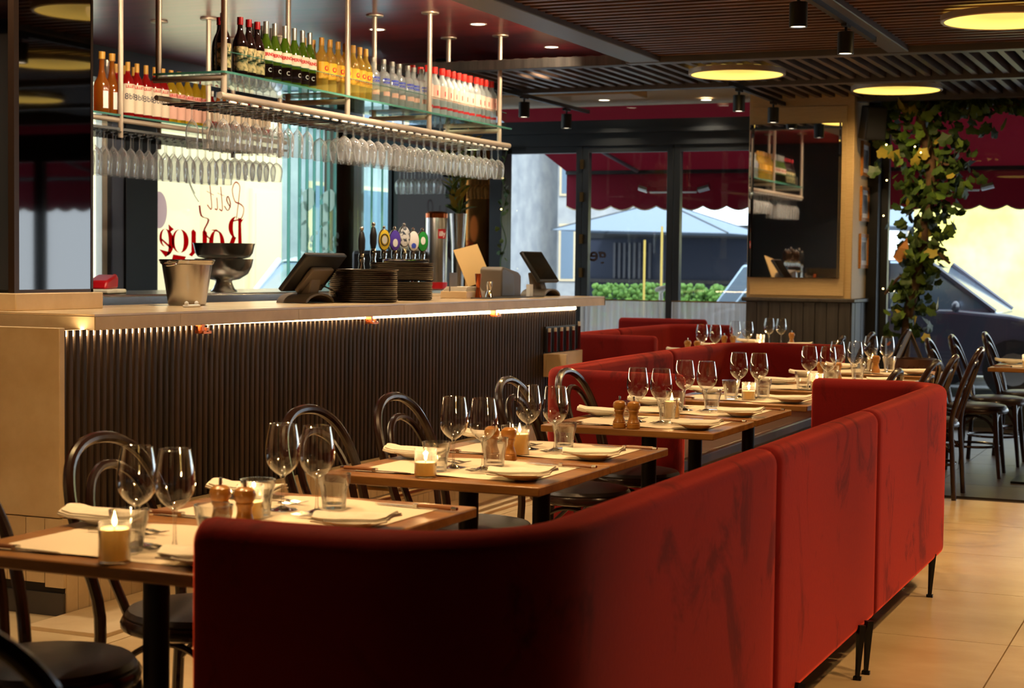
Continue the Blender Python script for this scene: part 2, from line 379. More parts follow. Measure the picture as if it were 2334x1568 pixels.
S(obj('trim_6', MB().box(-7.2, -4.0, 11.25, 11.37, 2.79, 2.86).box(-7.2, -4.0, 12.76, 12.80, 2.88, 3.1), M['wains'], bevel=.004), 'brown timber edge closing the burgundy bar ceiling', 'beam')
S(obj('trim_7', MB().box(-6.3, -4.75, 13.5, 13.95, 2.83, 2.90), M['creamwall'], bevel=.01), 'shallow beige ventilation box on the beige ceiling', 'vent')

# ---- walls off view and shell
S(obj('wall_left', MB().box(-8.5, -8.24, 9.0, 15.2, 2.80, 3.1).box(-8.42, -8.3, 9, 15.2, -.01, 1.0).box(-8.5, -8.3, 2, 10.5, -.01, 3.1), M['blackpaint']), 'black painted bulkhead and low wall around the bar windows', 'wall')
S(obj('wall_front', MB().box(-9, 5.4, -3.2, -3.0, 0, 3.1), M['wains']), 'dark panelled wall behind the dining room', 'wall')
S(obj('wall_right', MB().box(5.2, 5.4, -3, 15.2, 0, 3.1), M['creamwall']), 'cream side wall of the dining room', 'wall')
S(obj('wall_side', MB().box(-9, -8.3, 1.3, 1.5, 0, 3.1).box(-9, -3.97, 1.3, 1.5, 0, 3.1).box(-9, -8.9, -3, 2, 0, 3.1), M['creamwall']), 'cream partition at the near end of the bar', 'wall')

# ---- glass front (wall_back) : header, clerestory, leaves
wb = thing('wall_back', 'dark grey framed glass front with folding doors along the street', 'wall', kind='structure')
obj('header', MB().box(-8.3, -2.985, 14.93, 15.10, 2.50, 2.745), M['frame'], wb, bevel=.004)
obj('header', MB().box(.0, 5.2, 14.93, 15.10, 2.50, 2.745), M['frame'], wb, bevel=.004)
obj('top_frame', MB().box(-2.89, .0, 14.95, 15.05, 2.86, 2.90), M['frame'], wb)
obj('header_rail', MB().box(-8.3, -2.985, 14.88, 14.93, 2.62, 2.66), M['frame'], wb)
obj('clerestory_pane', MB().box(-8.3, -2.985, 15.0, 15.008, 2.745, 2.90), M['pane'], wb)
obj('clerestory_pane', MB().box(.0, 5.2, 15.0, 15.008, 2.745, 2.90), M['pane'], wb)
obj('threshold', MB().box(-8.3, 5.2, 14.93, 15.10, 0, .06), M['frame'], wb)

def leaf(x0, x1, n, lab, H_=2.50):
    d = thing('door_%d' % n, lab, 'door', (0, 0, 0), kind='structure')
    w = .062
    obj('stile', MB().box(x0, x0+w, 14.95, 15.03, .06, H_), M['frame'], d, bevel=.003)
    obj('stile', MB().box(x1-w, x1, 14.95, 15.03, .06, H_), M['frame'], d, bevel=.003)
    obj('top_rail', MB().box(x0+w, x1-w, 14.95, 15.03, H_-.06, H_), M['frame'], d)
    obj('bottom_rail', MB().box(x0+w, x1-w, 14.95, 15.03, .06, .22), M['frame'], d)
    obj('pane', MB().box(x0+w, x1-w, 14.986, 14.994, .22, H_-.06), M['pane'], d)
    return d
d1 = leaf(-6.62, -5.735, 1, 'leftmost folding glass door leaf beside the bar end')
d2 = leaf(-5.730, -4.825, 2, 'middle folding glass door leaf behind the red banquettes')
d3 = leaf(-4.820, -3.92, 3, 'folding glass door leaf next to the mirrored pillar')
for z in (2.33, 2.02, 1.62, 1.30):
    obj('hinge', MB().box(-5.75, -5.715, 14.93, 14.95, z-.045, z+.045), M['brass'], d1)
xx = -2.89; n = 4
for lab, w_, h_ in (('tall wide glass leaf behind the climbing ivy and the window tables', 1.85, 2.86), ('tall glass leaf past the right edge window table', 1.04, 2.86), ('glass door leaf near the right edge, seen only in the black mirror', 1.0, 2.5), ('glass door leaf opposite the black mirror column', 1.0, 2.5), ('glass door leaf two from the side wall', 1.0, 2.5), ('glass door leaf next to the side wall', 1.0, 2.5), ('last glass door leaf against the side wall', 1.16, 2.5)):
    leaf(xx, xx+w_-.005, n, lab, h_); xx += w_; n += 1

# corner posts of the front
S(obj('trim_8', MB().box(-8.34, -8.18, 14.90, 15.12, 0, 2.5).box(-8.42, -8.3, 14.72, 14.93, 0, 2.82), M['bronze'], bevel=.004), 'brown corner post between bar windows and glass front', 'post')
S(obj('trim_9', MB().box(-6.66, -6.53, 14.86, 15.10, 0, 2.5), M['blackpaint'], bevel=.004), 'black post with fairy lights at the end of the bar', 'post')
S(obj('trim_10', MB().box(-2.985, -2.89, 14.80, 15.10, 0, 2.9), M['blackpaint'], bevel=.004), 'black steel post right of the cream pillar', 'post')

# olive panes between corner post and dark mirror
w5 = thing('window_5', 'narrow clear glass light between the corner post and the dark mirror', 'window', kind='structure')
for a, b in ((-8.18, -8.02), (-8.02, -7.90), (-7.90, -7.76)):
    obj('pane', MB().box(a+.004, b-.004, 14.98, 14.99, 0, 2.5), M['panegreen'], w5)
    obj('glass_edge', MB().box(b-.004, b+.004, 14.97, 15.0, 0, 2.5), M['glassedge'], w5)
mp = thing('window_6', 'tall dark mirror panel behind the coffee tin', 'mirror', kind='structure')
obj('mirror_glass', MB().box(-7.74, -6.98, 14.90, 14.92, .0, 2.5), M['smokemirror'], mp)
obj('mirror_edge', MB().box(-7.78, -7.74, 14.88, 14.94, 0, 2.5), M['blackpaint'], mp)
obj('mirror_edge', MB().box(-6.98, -6.945, 14.86, 14.94, 0, 2.5), M['bronze'], mp)
mk('amber', C(150,96,46), .04, metal=1)
obj('amber_mirror', MB().box(-6.945, -6.66, 14.90, 14.92, 0, 2.5), M['amber'], mp)

# ---- bar windows on the left (X=-8.3)
def lwin(y0, y1, n, lab, mat='pane'):
    d = thing('window_%d' % n, lab, 'window', kind='structure')
    obj('pane', MB().box(-8.305, -8.297, y0, y1, 1.0, 2.82), M[mat], d)
    return d
w1 = lwin(11.58, 13.70, 1, 'large bar window carrying the reversed red lettering')
obj('sill', MB().box(-8.40, -8.22, 11.0, 14.75, .97, 1.0), M['stone'], w1)
w2 = thing('window_2', 'stack of overlapping frameless glass panels at the bar window end', 'window', kind='structure')
es = [13.70, 13.83, 14.03, 14.17, 14.31, 14.45, 14.59, 14.72]
for a, b in zip(es[:-1], es[1:]):
    obj('pane', MB().box(-8.305, -8.297, a+.006, b-.006, 1.0, 2.82), M['panegreen'], w2)
    obj('glass_edge', MB().box(-8.31, -8.28, b-.006, b+.006, 1.0, 2.82), M['glassedge'], w2)
mk('bluegrey', C(104,110,128), .5)
S(obj('trim_11', MB().box(-8.36, -8.22, 11.0, 11.15, 0, 2.82), M['bluegrey'], bevel=.004), 'blue grey frame strip left of the dark window pier', 'frame')
S(obj('trim_12', MB().box(-8.45, -8.20, 11.15, 11.585, 0, 2.82), M['blackpaint'], bevel=.004), 'dark pier left of the lettered bar window', 'pier')
mk('window_glare', C(244,236,214), .6)
w3 = lwin(10.5, 11.0, 3, 'narrow bright bar window beside the black mirror column')
obj('glare_bar', MB().box(-8.33, -8.27, 10.93, 11.0, 1.0, 2.82), M['window_glare'], w3)  # near-white bar stands in for overexposed window light

# ---- pillar with mirror
PX0, PX1, PY0, PY1 = -3.90, -2.985, 14.2, 14.94
pl = thing('wall_pillar', 'cream papered pillar with dark planked wainscot by the glass front', 'pillar', kind='structure')
obj('core', MB().box(PX0, PX1, PY0, PY1, 1.08, 2.92), M['cream'], pl, bevel=.006)
obj('wall_panel', MB().box(PX0+.03, PX1-.06, PY0-.012, PY0, 1.13, 2.75), M['cream'], pl, bevel=.004)
obj('dado_rail', MB().box(PX0-.035, PX1+.035, PY0-.035, PY1, 1.075, 1.11), M['wains'], pl, bevel=.008)
npl = 9; pw = (PX1-PX0)/npl
for i in range(npl):
    obj('plank', MB().box(PX0+i*pw+.003, PX0+(i+1)*pw-.003, PY0-.012-.003*(i % 2), PY0+.01, 0, 1.075), M['wains'], pl)
for i in range(6):
    w = (PY1-PY0)/6
    obj('plank', MB().box(PX1-.01, PX1+.010+.003*(i % 2), PY0+i*w+.003, PY0+(i+1)*w-.003, 0, 1.075), M['wains'], pl)
obj('backing', MB().box(PX0+.01, PX1-.01, PY0+.005, PY1, 0, 1.075), M['slatback'], pl)
pm = thing('pillar_mirror', 'tall clear mirror hung on the cream pillar', 'mirror', (0, 0, 0))
obj('mirror_glass', MB().box(-3.885, -3.085, PY0-.032, PY0-.013, 1.285, 2.60), M['mirror'], pm)
obj('bevel_strip', MB().prism([(-3.885, PY0-.034), (-3.885, PY0-.030), (-3.845, PY0-.040), (-3.845, PY0-.034)], 1.285, 2.60), M['mirror'], pm, smooth=False)
obj('bevel_strip', MB().prism([(-3.085, PY0-.034), (-3.085, PY0-.030), (-3.105, PY0-.046), (-3.105, PY0-.034)], 1.285, 2.60), M['mirror'], pm, smooth=False)
# ================================================================== BAR
# front with single slats and tiles
bf = thing('slatted_bar', 'long bar front of dark vertical timber slats over beige tiles', 'bar', (0, 0, 0))
obj('back_board', MB().box(-4.75, -4.135, 5.17, 10.66, 0, 1.09).box(-5.7, -4.75, 10.05, 10.66, 0, 1.09), M['slatbacking'], bf)
sl = [(.0105, -.0125), (.012, -.011), (.0125, -.006), (.0125, .006), (.012, .011), (.0105, .0125)]
slat_me = MB().prism([(x, y) for x, y in [(.0, -.0125)]+sl+[(.0, .0125)]], .345, 1.076).mesh('slat', M['slat'], True, 50)
y = 5.195
while y < 10.65:
    q_ = (1.090-.030*(y-5.2)/5.4-.345)/(1.076-.345); o = link('slat', slat_me, bf, (-4.119, y, .345*(1-q_))); o.scale.z = q_; y += .042
slat_end = MB().prism([(y_, x_) for x_, y_ in [(.0, -.0125)]+sl+[(.0, .0125)]], .345, 1.076).mesh('slat', M['slat'], True, 50)
x = -4.16
while x > -5.68:
    link('slat', slat_end, bf, (x, 10.676, 0)); x -= .042
tl = MB().box(-.02, .02, .0015, .0665, .0, .345).mesh('wall_tile', M['stone'], False)
y = 5.145
while y < 10.6:
    link('wall_tile', tl, bf, (-4.075, y, 0)); y += .068
# end panel facing the room
obj('end_panel', MB().box(-6.4, -4.085, 5.140, 5.172, .375, 1.102), M['stone'], bf, bevel=.003)
x = -4.056
k = 0
while x > -5.6:
    obj('wall_tile', MB().box(x-.088, x-.002, 5.128, 5.165, .125 if k > 0 else .11, .372), M['stone'], bf); x -= .09; k += 1
obj('skirting', MB().box(-6.4, -4.062, 5.13, 5.165, .0, .088), M['darktile'], bf)
obj('skirting_groove', MB().box(-6.4, -4.065, 5.14, 5.165, .088, .126), M['slatback'], bf)
fr = obj('foot_rail', MB().tube([(-3.80, 5.6, .205), (-3.80, 10.5, .205)], .024, 12), M['brass'], bf)
yy = 7.42
for yy in (5.9, 7.42, 8.95, 10.3):
    obj('rail_bracket', MB().tube([(-4.07, yy, .235), (-3.80, yy, .235)], .012, 8).lathe([(.03, 0), (.03, .012)], 12, (0, 0, 0)).xf(Matrix.Identity(4)) if False else MB().tube([(-4.06, yy, .232), (-3.80, yy, .232)], .011, 8).tube([(-3.80, yy, .232), (-3.80, yy, .0)], .008, 8).tube([(-3.80, yy, 0), (-3.80, yy, .012)], .035, 12), M['brass'], fr)
obj('stone_step', MB().box(-4.05, -3.70, 4.9, 10.6, -.005, .016), M['stone'], bf, bevel=.003)

# counter top
bt = thing('bar_counter', 'pale stone bar top with glowing light strip under its edge', 'counter', (0, 0, 0))
obj('top_slab', MB().prism([(-4.072, 5.337), (-4.072, 11.09), (-5.7, 11.09), (-5.7, 10.3), (-4.86, 10.3), (-4.86, 6.05), (-7.2, 6.05), (-7.2, 5.337)], 1.142, 1.150), M['stonetop'], bt)
obj('top_core', MB().prism([(-4.09, 5.36), (-4.09, 11.07), (-5.7, 11.07), (-5.7, 10.32), (-4.85, 10.32), (-4.85, 6.04), (-7.2, 6.04), (-7.2, 5.36)], 1.098, 1.141), M['slatback'], bt)
ys = [5.334, 5.91, 6.879, 7.976, 9.083, 10.189, 11.093]
for a, b in zip(ys[:-1], ys[1:]):
    obj('fascia_panel', MB().box(-4.090, -4.067, a+.0015, b-.0015, 1.088, 1.1405), M['stone'], bt)
obj('fascia_panel', MB().box(-5.7, -4.067, 11.075, 11.095, 1.088, 1.1405), M['stone'], bt)
for a, b in ((-4.069, -4.83), (-4.833, -5.6), (-5.603, -6.4)):
    obj('fascia_panel', MB().box(b, a, 5.331, 5.353, 1.088, 1.1405), M['stone'], bt)
obj('light_strip', MB().box(-4.1349, -4.1205, 5.20, 10.66, 1.066, 1.088), M['led'], bt)
obj('light_strip', MB().box(-5.68, -4.14, 10.661, 10.675, 1.066, 1.088), M['led'], bt)
for yy in (6.071, 7.605, 9.173):
    obj('bag_hook', MB().box(-4.094, -4.062, yy-.010, yy+.010, 1.06, 1.092).box(-4.085, -4.04, yy-.03, yy+.03, 1.052, 1.064).box(-4.05, -4.04, yy-.008, yy+.008, 1.06, 1.078), M['copper'], bt)

# niche and stone box at the far end of the bar front
nr = thing('menu_rack', 'small black rack of dark red tubes with pale tips at the bar end', 'rack', (-4.10, 10.04, .80))
obj('rack_board', MB().box(-.002, .012, 0, .60, 0, .165), M['blackpaint'], nr)
for i in range(6):
    t = obj('tube', MB().tube([(.024, .03+i*.108, .0), (.024, .03+i*.108, .13 if i < 5 else .155)], .011, 8), M['velvetdk'], nr)
    obj('tip', MB().tube([(.024, .03+i*.108, .13 if i < 5 else .155), (.024, .03+i*.108, .155 if i < 5 else .185)], .010, 8), M['white'], t)
sb = thing('stone_box', 'open beige stone box hung on the slatted bar end', 'box', (-4.10, 10.03, .64))
obj('back_plate', MB().box(0, .02, 0, .66, .0, .15), M['stone'], sb, bevel=.003)
obj('side_plate', MB().box(.02, .16, 0, .03, 0, .15), M['stone'], sb, bevel=.003)
obj('bottom_plate', MB().box(.02, .16, .03, .66, 0, .025), M['stone'], sb, bevel=.003)

# black mirror column on the bar top
mc = thing('mirror_column', 'tall black mirror clad column standing on the bar return', 'column', (0, 0, 0))
obj('stone_plinth', MB().box(-7.0, -4.555, 5.455, 6.03, 1.150, 1.222), M['stone'], mc, bevel=.004)
obj('column_core', MB().box(-6.9, -4.60, 5.50, 5.99, 1.222, 3.05), M['blackpaint'], mc)
obj('mirror_pane', MB().box(-4.60, -4.588, 5.51, 5.985, 1.235, 3.05), M['darkmirror'], mc)
obj('mirror_pane', MB().box(-6.9, -4.62, 5.488, 5.50, 1.235, 3.05), M['darkmirror'], mc)
obj('bronze_edge', MB().box(-4.615, -4.584, 5.482, 5.512, 1.222, 3.05), M['bronze'], mc)
obj('bronze_edge', MB().box(-4.612, -4.586, 5.985, 6.0, 1.222, 3.05), M['bronze'], mc)
obj('bronze_edge', MB().box(-4.612, -4.586, 5.50, 6.0, 1.222, 1.236), M['bronze'], mc)

# back counter
bc = thing('back_counter', 'brushed steel back counter behind the bar', 'counter', (0, 0, 0))
obj('worktop', MB().box(-6.6, -5.75, 6.6, 13.0, 1.06, 1.168), M['steelbr'], bc, bevel=.012)
obj('cabinet', MB().box(-6.55, -5.80, 6.65, 12.95, 0, 1.06), M['steelbr'], bc)

# ================================================================== OVERHEAD RACK (front)
X0, X1, Y0, Y1, ZR, ZS = -5.42, -5.0, 7.64, 11.50, 2.25, 2.37
rk = thing('overhead_rack', 'steel tube rack with glass bottle shelf hanging above the bar', 'rack', (0, 0, 0))
posts = [7.66, 9.02, 10.15, 11.32]
for y in posts:
    for x in (X0, X1):
        p = obj('post', MB().tube([(x, y, ZR if x == X1 else ZS-.03), (x, y, 3.05)], .0165, 12), M['brushtube'], rk)
        obj('flange', MB().lathe([(.058, 0), (.060, .004), (.060, .010)], 20, (x, y, 3.038)), M['brushtube'], p)
obj('lower_rail', MB().tube([(X1, Y0-.02, ZR), (X1, Y1, ZR)], .019, 12), M['brushtube'], rk)
obj('back_rail', MB().tube([(X0, Y0, ZR), (X0, Y1, ZR)], .015, 10), M['brushtube'], rk)
for y in posts:
    obj('shelf_arm', MB().tube([(X1, y, ZS-.022), (X0-.03, y, ZS-.022)], .017, 10), M['brushtube'], rk)
sh = obj('glass_shelf', MB().box(X0-.02, X1+.02, Y0, Y1, ZS, ZS+.012), M['panegreen'], rk)
obj('glass_edge', MB().box(X1+.0205, X1+.0225, Y0, Y1, ZS, ZS+.012), M['glassedge'], sh)
obj('glass_edge', MB().box(X0-.02, X1+.02, Y0-.0025, Y0-.0005, ZS, ZS+.012), M['glassedge'], sh)
gu = obj('glass_guard', MB().box(X1-.028, X1-.022, Y0+.1, Y1, ZS+.012, ZS+.125), M['pane'], rk)
obj('glass_edge', MB().box(X1-.028, X1-.022, Y0+.1, Y1, ZS+.125, ZS+.128), M['glassedge'], gu)
# hanger rods run across the rack, glasses hang between them
NR = 34
rods = [Y0+.03+i*(Y1-Y0-.06)/NR for i in range(NR+1)]
rod_me = MB().tube([(X1+.012, 0, ZR-.030), (X0, 0, ZR-.030)], .0045, 6).mesh('hanger_rod', M['chrome'])
for a, b in zip(rods[:-1], rods[1:]):
    for s_ in (-.022, .022): link('hanger_rod', rod_me, rk, (0, .5*(a+b)+s_, 0))
mk('rodtip', C(250,236,214), .3, emis=(1,.9,.75,1), estr=0)
for a, b in zip(rods[:-1], rods[1:]):
    obj('rod_end', MB().tube([(X1+.014, .5*(a+b)-.030, ZR-.030), (X1+.014, .5*(a+b)+.030, ZR-.030)], .0065, 6), M['white'], rk)

# stemware profiles ------------------------------------------------
def wine_profile(h, rb, rr, zs, rf, rs=.0038):
    """foot, stem and bowl outline (outer)"""
    foot = [(rf, 0), (rf, .0015), (rf*.55, .004), (rs*1.6, .010)]
    stem = [(rs, .02), (rs*.9, zs*.6), (rs*1.2, zs-.008)]
    hb = h-zs
    bowl = [(rs*2.0, zs)]
    for t, q in ((.06, .45), (.14, .70), (.24, .88), (.34, .97), (.43, 1.0), (.55, .985), (.68, .94), (.82, .87), (1.0, rr/rb)):
        bowl.append((rb*q, zs+hb*t))
    return foot, stem, bowl
def stemware(name, h, rb, rr, zs, rf, n=20, two=True, bowlmat='bowl', stemmat='stemglass'):
    foot, stem, bowl = wine_profile(h, rb, rr, zs, rf)
    a = MB().lathe(foot+stem+[bowl[0]], n).mesh('stem', M[stemmat])
    b = MB().lathe(bowl, n, cap0=False, cap1=False)
    r, z = bowl[-1]
    b.tube([(r*cos(2*pi*k/n), r*sin(2*pi*k/n), z) for k in range(n)], .0009, 5, closed=True)
    return a, b.mesh('bowl', M[bowlmat])
WS, WBW = stemware('wine', .214, .0438, .0335, .086, .037, 28)
HS, HB = stemware('hang', .225, .0470, .0365, .084, .036, 16, bowlmat='rackglass', stemmat='rackglass')
FS, FB = stemware('flute', .250, .0365, .0320, .092, .034, 14, bowlmat='rackglass', stemmat='rackglass')
def stem_thing(name, label, cat, sm, bm_, loc, rot=None, group=None):
    t = thing(name, label, cat, loc, 0, group)
    if rot: t.rotation_euler = rot
    link('stem', sm, t); link('bowl', bm_, t)
    return t
# hanging on the front rack: flutes at the near end, wine glasses beyond
rnd = random.Random(3)
G1 = 'flutes hanging from the front rack'; G2 = 'wine glasses hanging from the front rack'
cols = [.5*(a+b) for a, b in zip(rods[:-1], rods[1:])]
ROWN = ['front', 'middle', 'rear']
for i, y in enumerate(cols):
    if i <= 8:
        for j in range(3 if i < 6 else (2 if i < 8 else 1)):
            if j == 2 and i % 3 == 1: continue
            stem_thing('champagne_flute', '%s champagne flute from the near end, %s row of the front rack' % (ORD[i], ROWN[j]), 'glass', FS, FB,
                       (X1-.045-j*.10, y+rnd.uniform(-.006, .006), ZR-.0247), (pi+rnd.uniform(-.02, .02), rnd.uniform(-.02, .02), 0), G1)
    elif i >= 12:
        for j in range(3):
            if j == 2 and i > 24: continue
            if i == 12 and j: continue
            stem_thing('hanging_wine_glass', '%s hanging wine glass from the near end, %s row of the front rack' % (ORD[i-12], ROWN[j]), 'glass', HS, HB,
                       (X1-.05-j*.115, y+rnd.uniform(-.006, .006), ZR-.0247), (pi+rnd.uniform(-.03, .03), rnd.uniform(-.03, .03), 0), G2)

# ------------------------------------------------------------------ bottles
mk('b_dark', C(26,14,12), .06, spec=.7)
liquid('b_green', C(126,170,34), .55, 2.0); liquid('b_gold', C(250,220,104), .62, 2.0); liquid('b_clear', C(240,246,244), .52, 2.2)
liquid('b_red', C(206,30,30), .35); liquid('b_yel', C(240,206,50), .5); liquid('b_amber', C(214,130,40), .45)
mk('lab_cream', C(232,214,186), .6)
mk('lab_art', C(222,196,140), .6, base2=C(52,74,40), nscale=26, detail=3, lo=.42, hi=.58, rnd=False)
mk('lab_gold', C(226,170,36), .5)
mk('lab_white', C(240,236,228), .6)
mk('lab_pink', C(232,180,160), .6)
mk('lab_red', C(180,22,30), .5)
mk('cap_red', C(150,16,22), .35)
mk('cap_redbright', C(214,40,30), .35)
mk('cap_gold', C(190,140,52), .4)
mk('cap_silver', C(200,196,184), .3, metal=.8)
mk('ink_red', C(196,28,34), .6); mk('ink_blue', C(40,62,190), .6); mk('ink_dark', C(50,50,70), .6); mk('ink_brown', C(150,60,30), .6)
mk('ink_white', C(240,240,236), .6)
_tc = {}
def text_geo(txt, size, bold=0.0):
    key = (txt, size, bold)
    if key in _tc: return _tc[key]
    cu = bpy.data.curves.new('lettering', 'FONT'); cu.body = txt; cu.size = size; cu.align_x = 'CENTER'; cu.align_y = 'CENTER'; cu.offset = bold
    cu.resolution_u = 3
    o = bpy.data.objects.new('lettering', cu); COL.objects.link(o)
    dg = bpy.context.evaluated_depsgraph_get(); me = bpy.data.meshes.new_from_object(o.evaluated_get(dg))
    r = ([tuple(v.co) for v in me.vertices], [tuple(p.vertices) for p in me.polygons])
    bpy.data.objects.remove(o, do_unlink=True); bpy.data.meshes.remove(me); bpy.data.curves.remove(cu)
    _tc[key] = r; return r
def text_mb(txt, size, fn, bold=0.0):
    v, f = text_geo(txt, size, bold); m = MB(); m.v = [fn(x, y) for x, y, z in v]; m.f = list(f); return m
def wrap(r, z, a0=0):
    """map text plane onto a standing cylinder facing +X"""
    return lambda x, y: (r*cos(x/r+a0), r*sin(x/r+a0), z+y)
def band(r, z0, z1, a0, a1, n=12, a_mid=0):
    m = MB(); vs = []; fs = []
    for i in range(n+1):
        a = a_mid+a0+(a1-a0)*i/n; vs += [(r*cos(a), r*sin(a), z0), (r*cos(a), r*sin(a), z1)]
    for i in range(n): fs.append((2*i, 2*i+2, 2*i+3, 2*i+1))
    return m.add(vs, fs)
def bottle_kind(h, r, prof, glassmat, cap, capmat, label=None, texts=()):
    """returns list of (partname, mesh, parent index)"""
    P = [('glass', MB().lathe([(r*a, h*b) for a, b in prof], 18).mesh('glass', M[glassmat]), None)]
    z0, z1, rc = cap
    P.append(('cap', MB().lathe([(rc*r, h*z0), (rc*r*1.02, h*(z0+.01)), (rc*r, h*z1)], 14).mesh('cap', M[capmat]), None))
    for lm, a, b, wid in (label or []):
        P.append(('label', band(r+.0008, h*a, h*b, -wid, wid).mesh('label', M[lm]), None))
    for t, s, zz, im, off, bold in texts:
        P.append(('lettering', text_mb(t, s, wrap(r+.0016, h*zz, off), bold).mesh('lettering', M[im], False), None))
    return P
PSH = [(.93, 0), (1, .01), (1, .58), (.97, .63), (.80, .70), (.50, .76), (.37, .80), (.34, .86), (.34, .94)]
PTALL = [(.93, 0), (1, .01), (1, .52), (.95, .58), (.72, .67), (.46, .74), (.36, .80), (.33, .88), (.33, .94)]
PABS = [(.93, 0), (1, .012), (1, .62), (.93, .68), (.66, .725), (.42, .75), (.38, .80), (.38, .93)]
PBEEF = [(.95, 0), (1, .01), (1, .66), (.90, .72), (.55, .78), (.45, .81), (.45, .86)]
K = {}
K['vermouth'] = bottle_kind(.33, .043, PTALL, 'b_dark', (.87, 1.0, .40), 'cap_red', [('lab_art', .10, .50, 1.5)], ())
K['aperitif'] = bottle_kind(.345, .042, PTALL, 'b_green', (.80, 1.0, .37), 'cap_silver', [('lab_cream', .36, .54, 1.5), ('b_dark', .08, .30, 1.4)], (('PERNOD', .026, .455, 'ink_red', 0, .0012), ('C', .034, .20, 'ink_white', 0, .0)))
K['rum'] = bottle_kind(.335, .043, PSH, 'b_gold', (.86, 1.0, .37), 'cap_gold', [('lab_gold', .26, .56, 1.2)], (('CLUB', .02, .34, 'ink_brown', 0, .0008), ('O', .04, .44, 'lab_red', 0, .002)))
K['vodka'] = bottle_kind(.295, .043, PABS, 'b_clear', (.90, 1.0, .40), 'cap_silver', [('lab_pink', .20, .30, .7)], (('ABSOLUT', .017, .56, 'ink_blue', 0, .0009), ('VODKA', .019, .49, 'ink_blue', 0, .0009)))
K['gin'] = bottle_kind(.335, .040, PBEEF, 'b_clear', (.86, 1.0, .52), 'cap_redbright', [('lab_pink', .34, .62, 1.0), ('lab_red', .15, .20, .9)], (('I', .045, .46, 'ink_red', 0, .002),))
def place_bottle(kind, name, label, loc, rz, group, sc=1.0):
    t = thing(name, label, 'bottle', loc, rz, group)
    if sc != 1: t.scale = (sc, sc, sc)
    for pn, me, _ in K[kind]: link(pn, me, t)
    return t
ZB = ZS+.0125
rb = random.Random(11)
def row(kind, name, label, ylist, group, x=-5.09, facing=-.35):
    for i, y in enumerate(ylist): place_bottle(kind, name, (ORD[i]+' '+label) if len(ylist) > 1 else label, (x+rb.uniform(-.006, .006), y, ZB), facing+rb.uniform(-.18, .18), group)
row('vermouth', 'vermouth_bottle', 'dark bottle with crimson cap from the near end of the front shelf', [7.79, 7.95, 8.045, 8.14], 'dark crimson capped bottles')
row('vermouth', 'vermouth_bottle', 'dark crimson capped bottle standing behind the others at the near shelf end', [7.92], 'dark crimson capped bottles', -5.20)
row('aperitif', 'aperitif_bottle', 'green bottle with cream PERNOD label counted along the front shelf', [8.235, 8.33, 8.43, 8.53, 8.63, 8.725], 'green bottles on the front shelf')
row('aperitif', 'aperitif_bottle', 'green bottle in the rear row of the front shelf', [8.28, 8.38, 8.48], 'green bottles in the rear row', -5.2)
row('rum', 'rum_bottle', 'golden bottle with gold cap counted along the front shelf', [8.86, 8.96, 9.06, 9.15, 9.24, 9.33, 9.42], 'golden bottles on the front shelf')
row('rum', 'rum_bottle', 'golden bottle in the rear row of the front shelf', [8.84, 8.94, 9.04, 9.14], 'golden bottles in the rear row', -5.2)
row('vodka', 'vodka_bottle', 'clear bottle with blue ABSOLUT VODKA lettering along the front shelf', [9.53, 9.65, 9.77, 9.89, 10.0, 10.1, 10.2], 'clear blue lettered bottles')
row('gin', 'gin_bottle', 'red capped clear bottle counted towards the far shelf end', [10.31, 10.42, 10.52, 10.615, 10.71, 10.805, 10.90, 10.995, 11.09, 11.18, 11.27, 11.36], 'red capped clear bottles')
row('gin', 'gin_bottle', 'red capped clear bottle in the rear row of the front shelf', [10.28, 10.4, 11.41], 'red capped clear bottles in the rear row', -5.19)

# ================================================================== REAR RACK
bx0, bx1, by0, by1 = -7.0, -6.6, 7.9, 10.95
r2 = thing('rear_rack', 'second steel rack with glass shelf behind the bar', 'rack', (0, 0, 0))
for y in (8.9, 9.9, 10.85):
    for x in (bx0, bx1+.012):
        p = obj('post', MB().tube([(x, y, 2.15), (x, y, 3.05)], .017, 10), M['brushtube'], r2)
        obj('flange', MB().lathe([(.06, 0), (.06, .012)], 18, (x, y, 3.037)), M['brushtube'], p)
s2 = obj('glass_shelf', MB().box(bx0-.02, bx1+.02, by0, by1, 2.285, 2.297), M['panegreen'], r2)
obj('glass_edge', MB().box(bx1+.0205, bx1+.0225, by0, by1, 2.285, 2.297), M['glassedge'], s2)
obj('shelf_rail', MB().tube([(bx1, by0, 2.262), (bx1, by1, 2.262)], .017, 10), M['brushtube'], r2)
obj('hanger_board', MB().box(bx0, bx1+.02, by0, by1, 2.195, 2.212), M['steelbr'], r2)
rod2 = MB().tube([(bx1+.03, 0, 2.185), (bx0, 0, 2.185)], .004, 5).mesh('hanger_rod', M['chrome'])
n2 = 0; n3 = 0
for i in range(31):
    y = by0+.107+i*.095
    if y < 8.6: continue
    for s_ in (-.020, .020): link('hanger_rod', rod2, r2, (0, y+s_, 0))
    fl_ = y < 10.2
    n2 += fl_; n3 += (not fl_)
    for j in range(2):
        w_ = ('front', 'back')[j]
        if fl_:
            t = stem_thing('champagne_flute', '%s champagne flute from the mirror column, %s row of the rear rack' % (ORD[n2-1], w_), 'glass', FS, FB, (bx1-.02-j*.12, y, 2.190), (pi+rnd.uniform(-.02, .02), 0, 0), 'flutes hanging from the rear rack')
            t.scale = (1.08, 1.08, 1.12)
        else:
            t = stem_thing('hanging_wine_glass', '%s wine glass at the far end of the rear rack, %s row' % (ORD[n3-1], w_), 'glass', HS, HB, (bx1-.02-j*.12, y, 2.190), (pi+rnd.uniform(-.03, .03), 0, 0), 'wine glasses hanging from the rear rack')
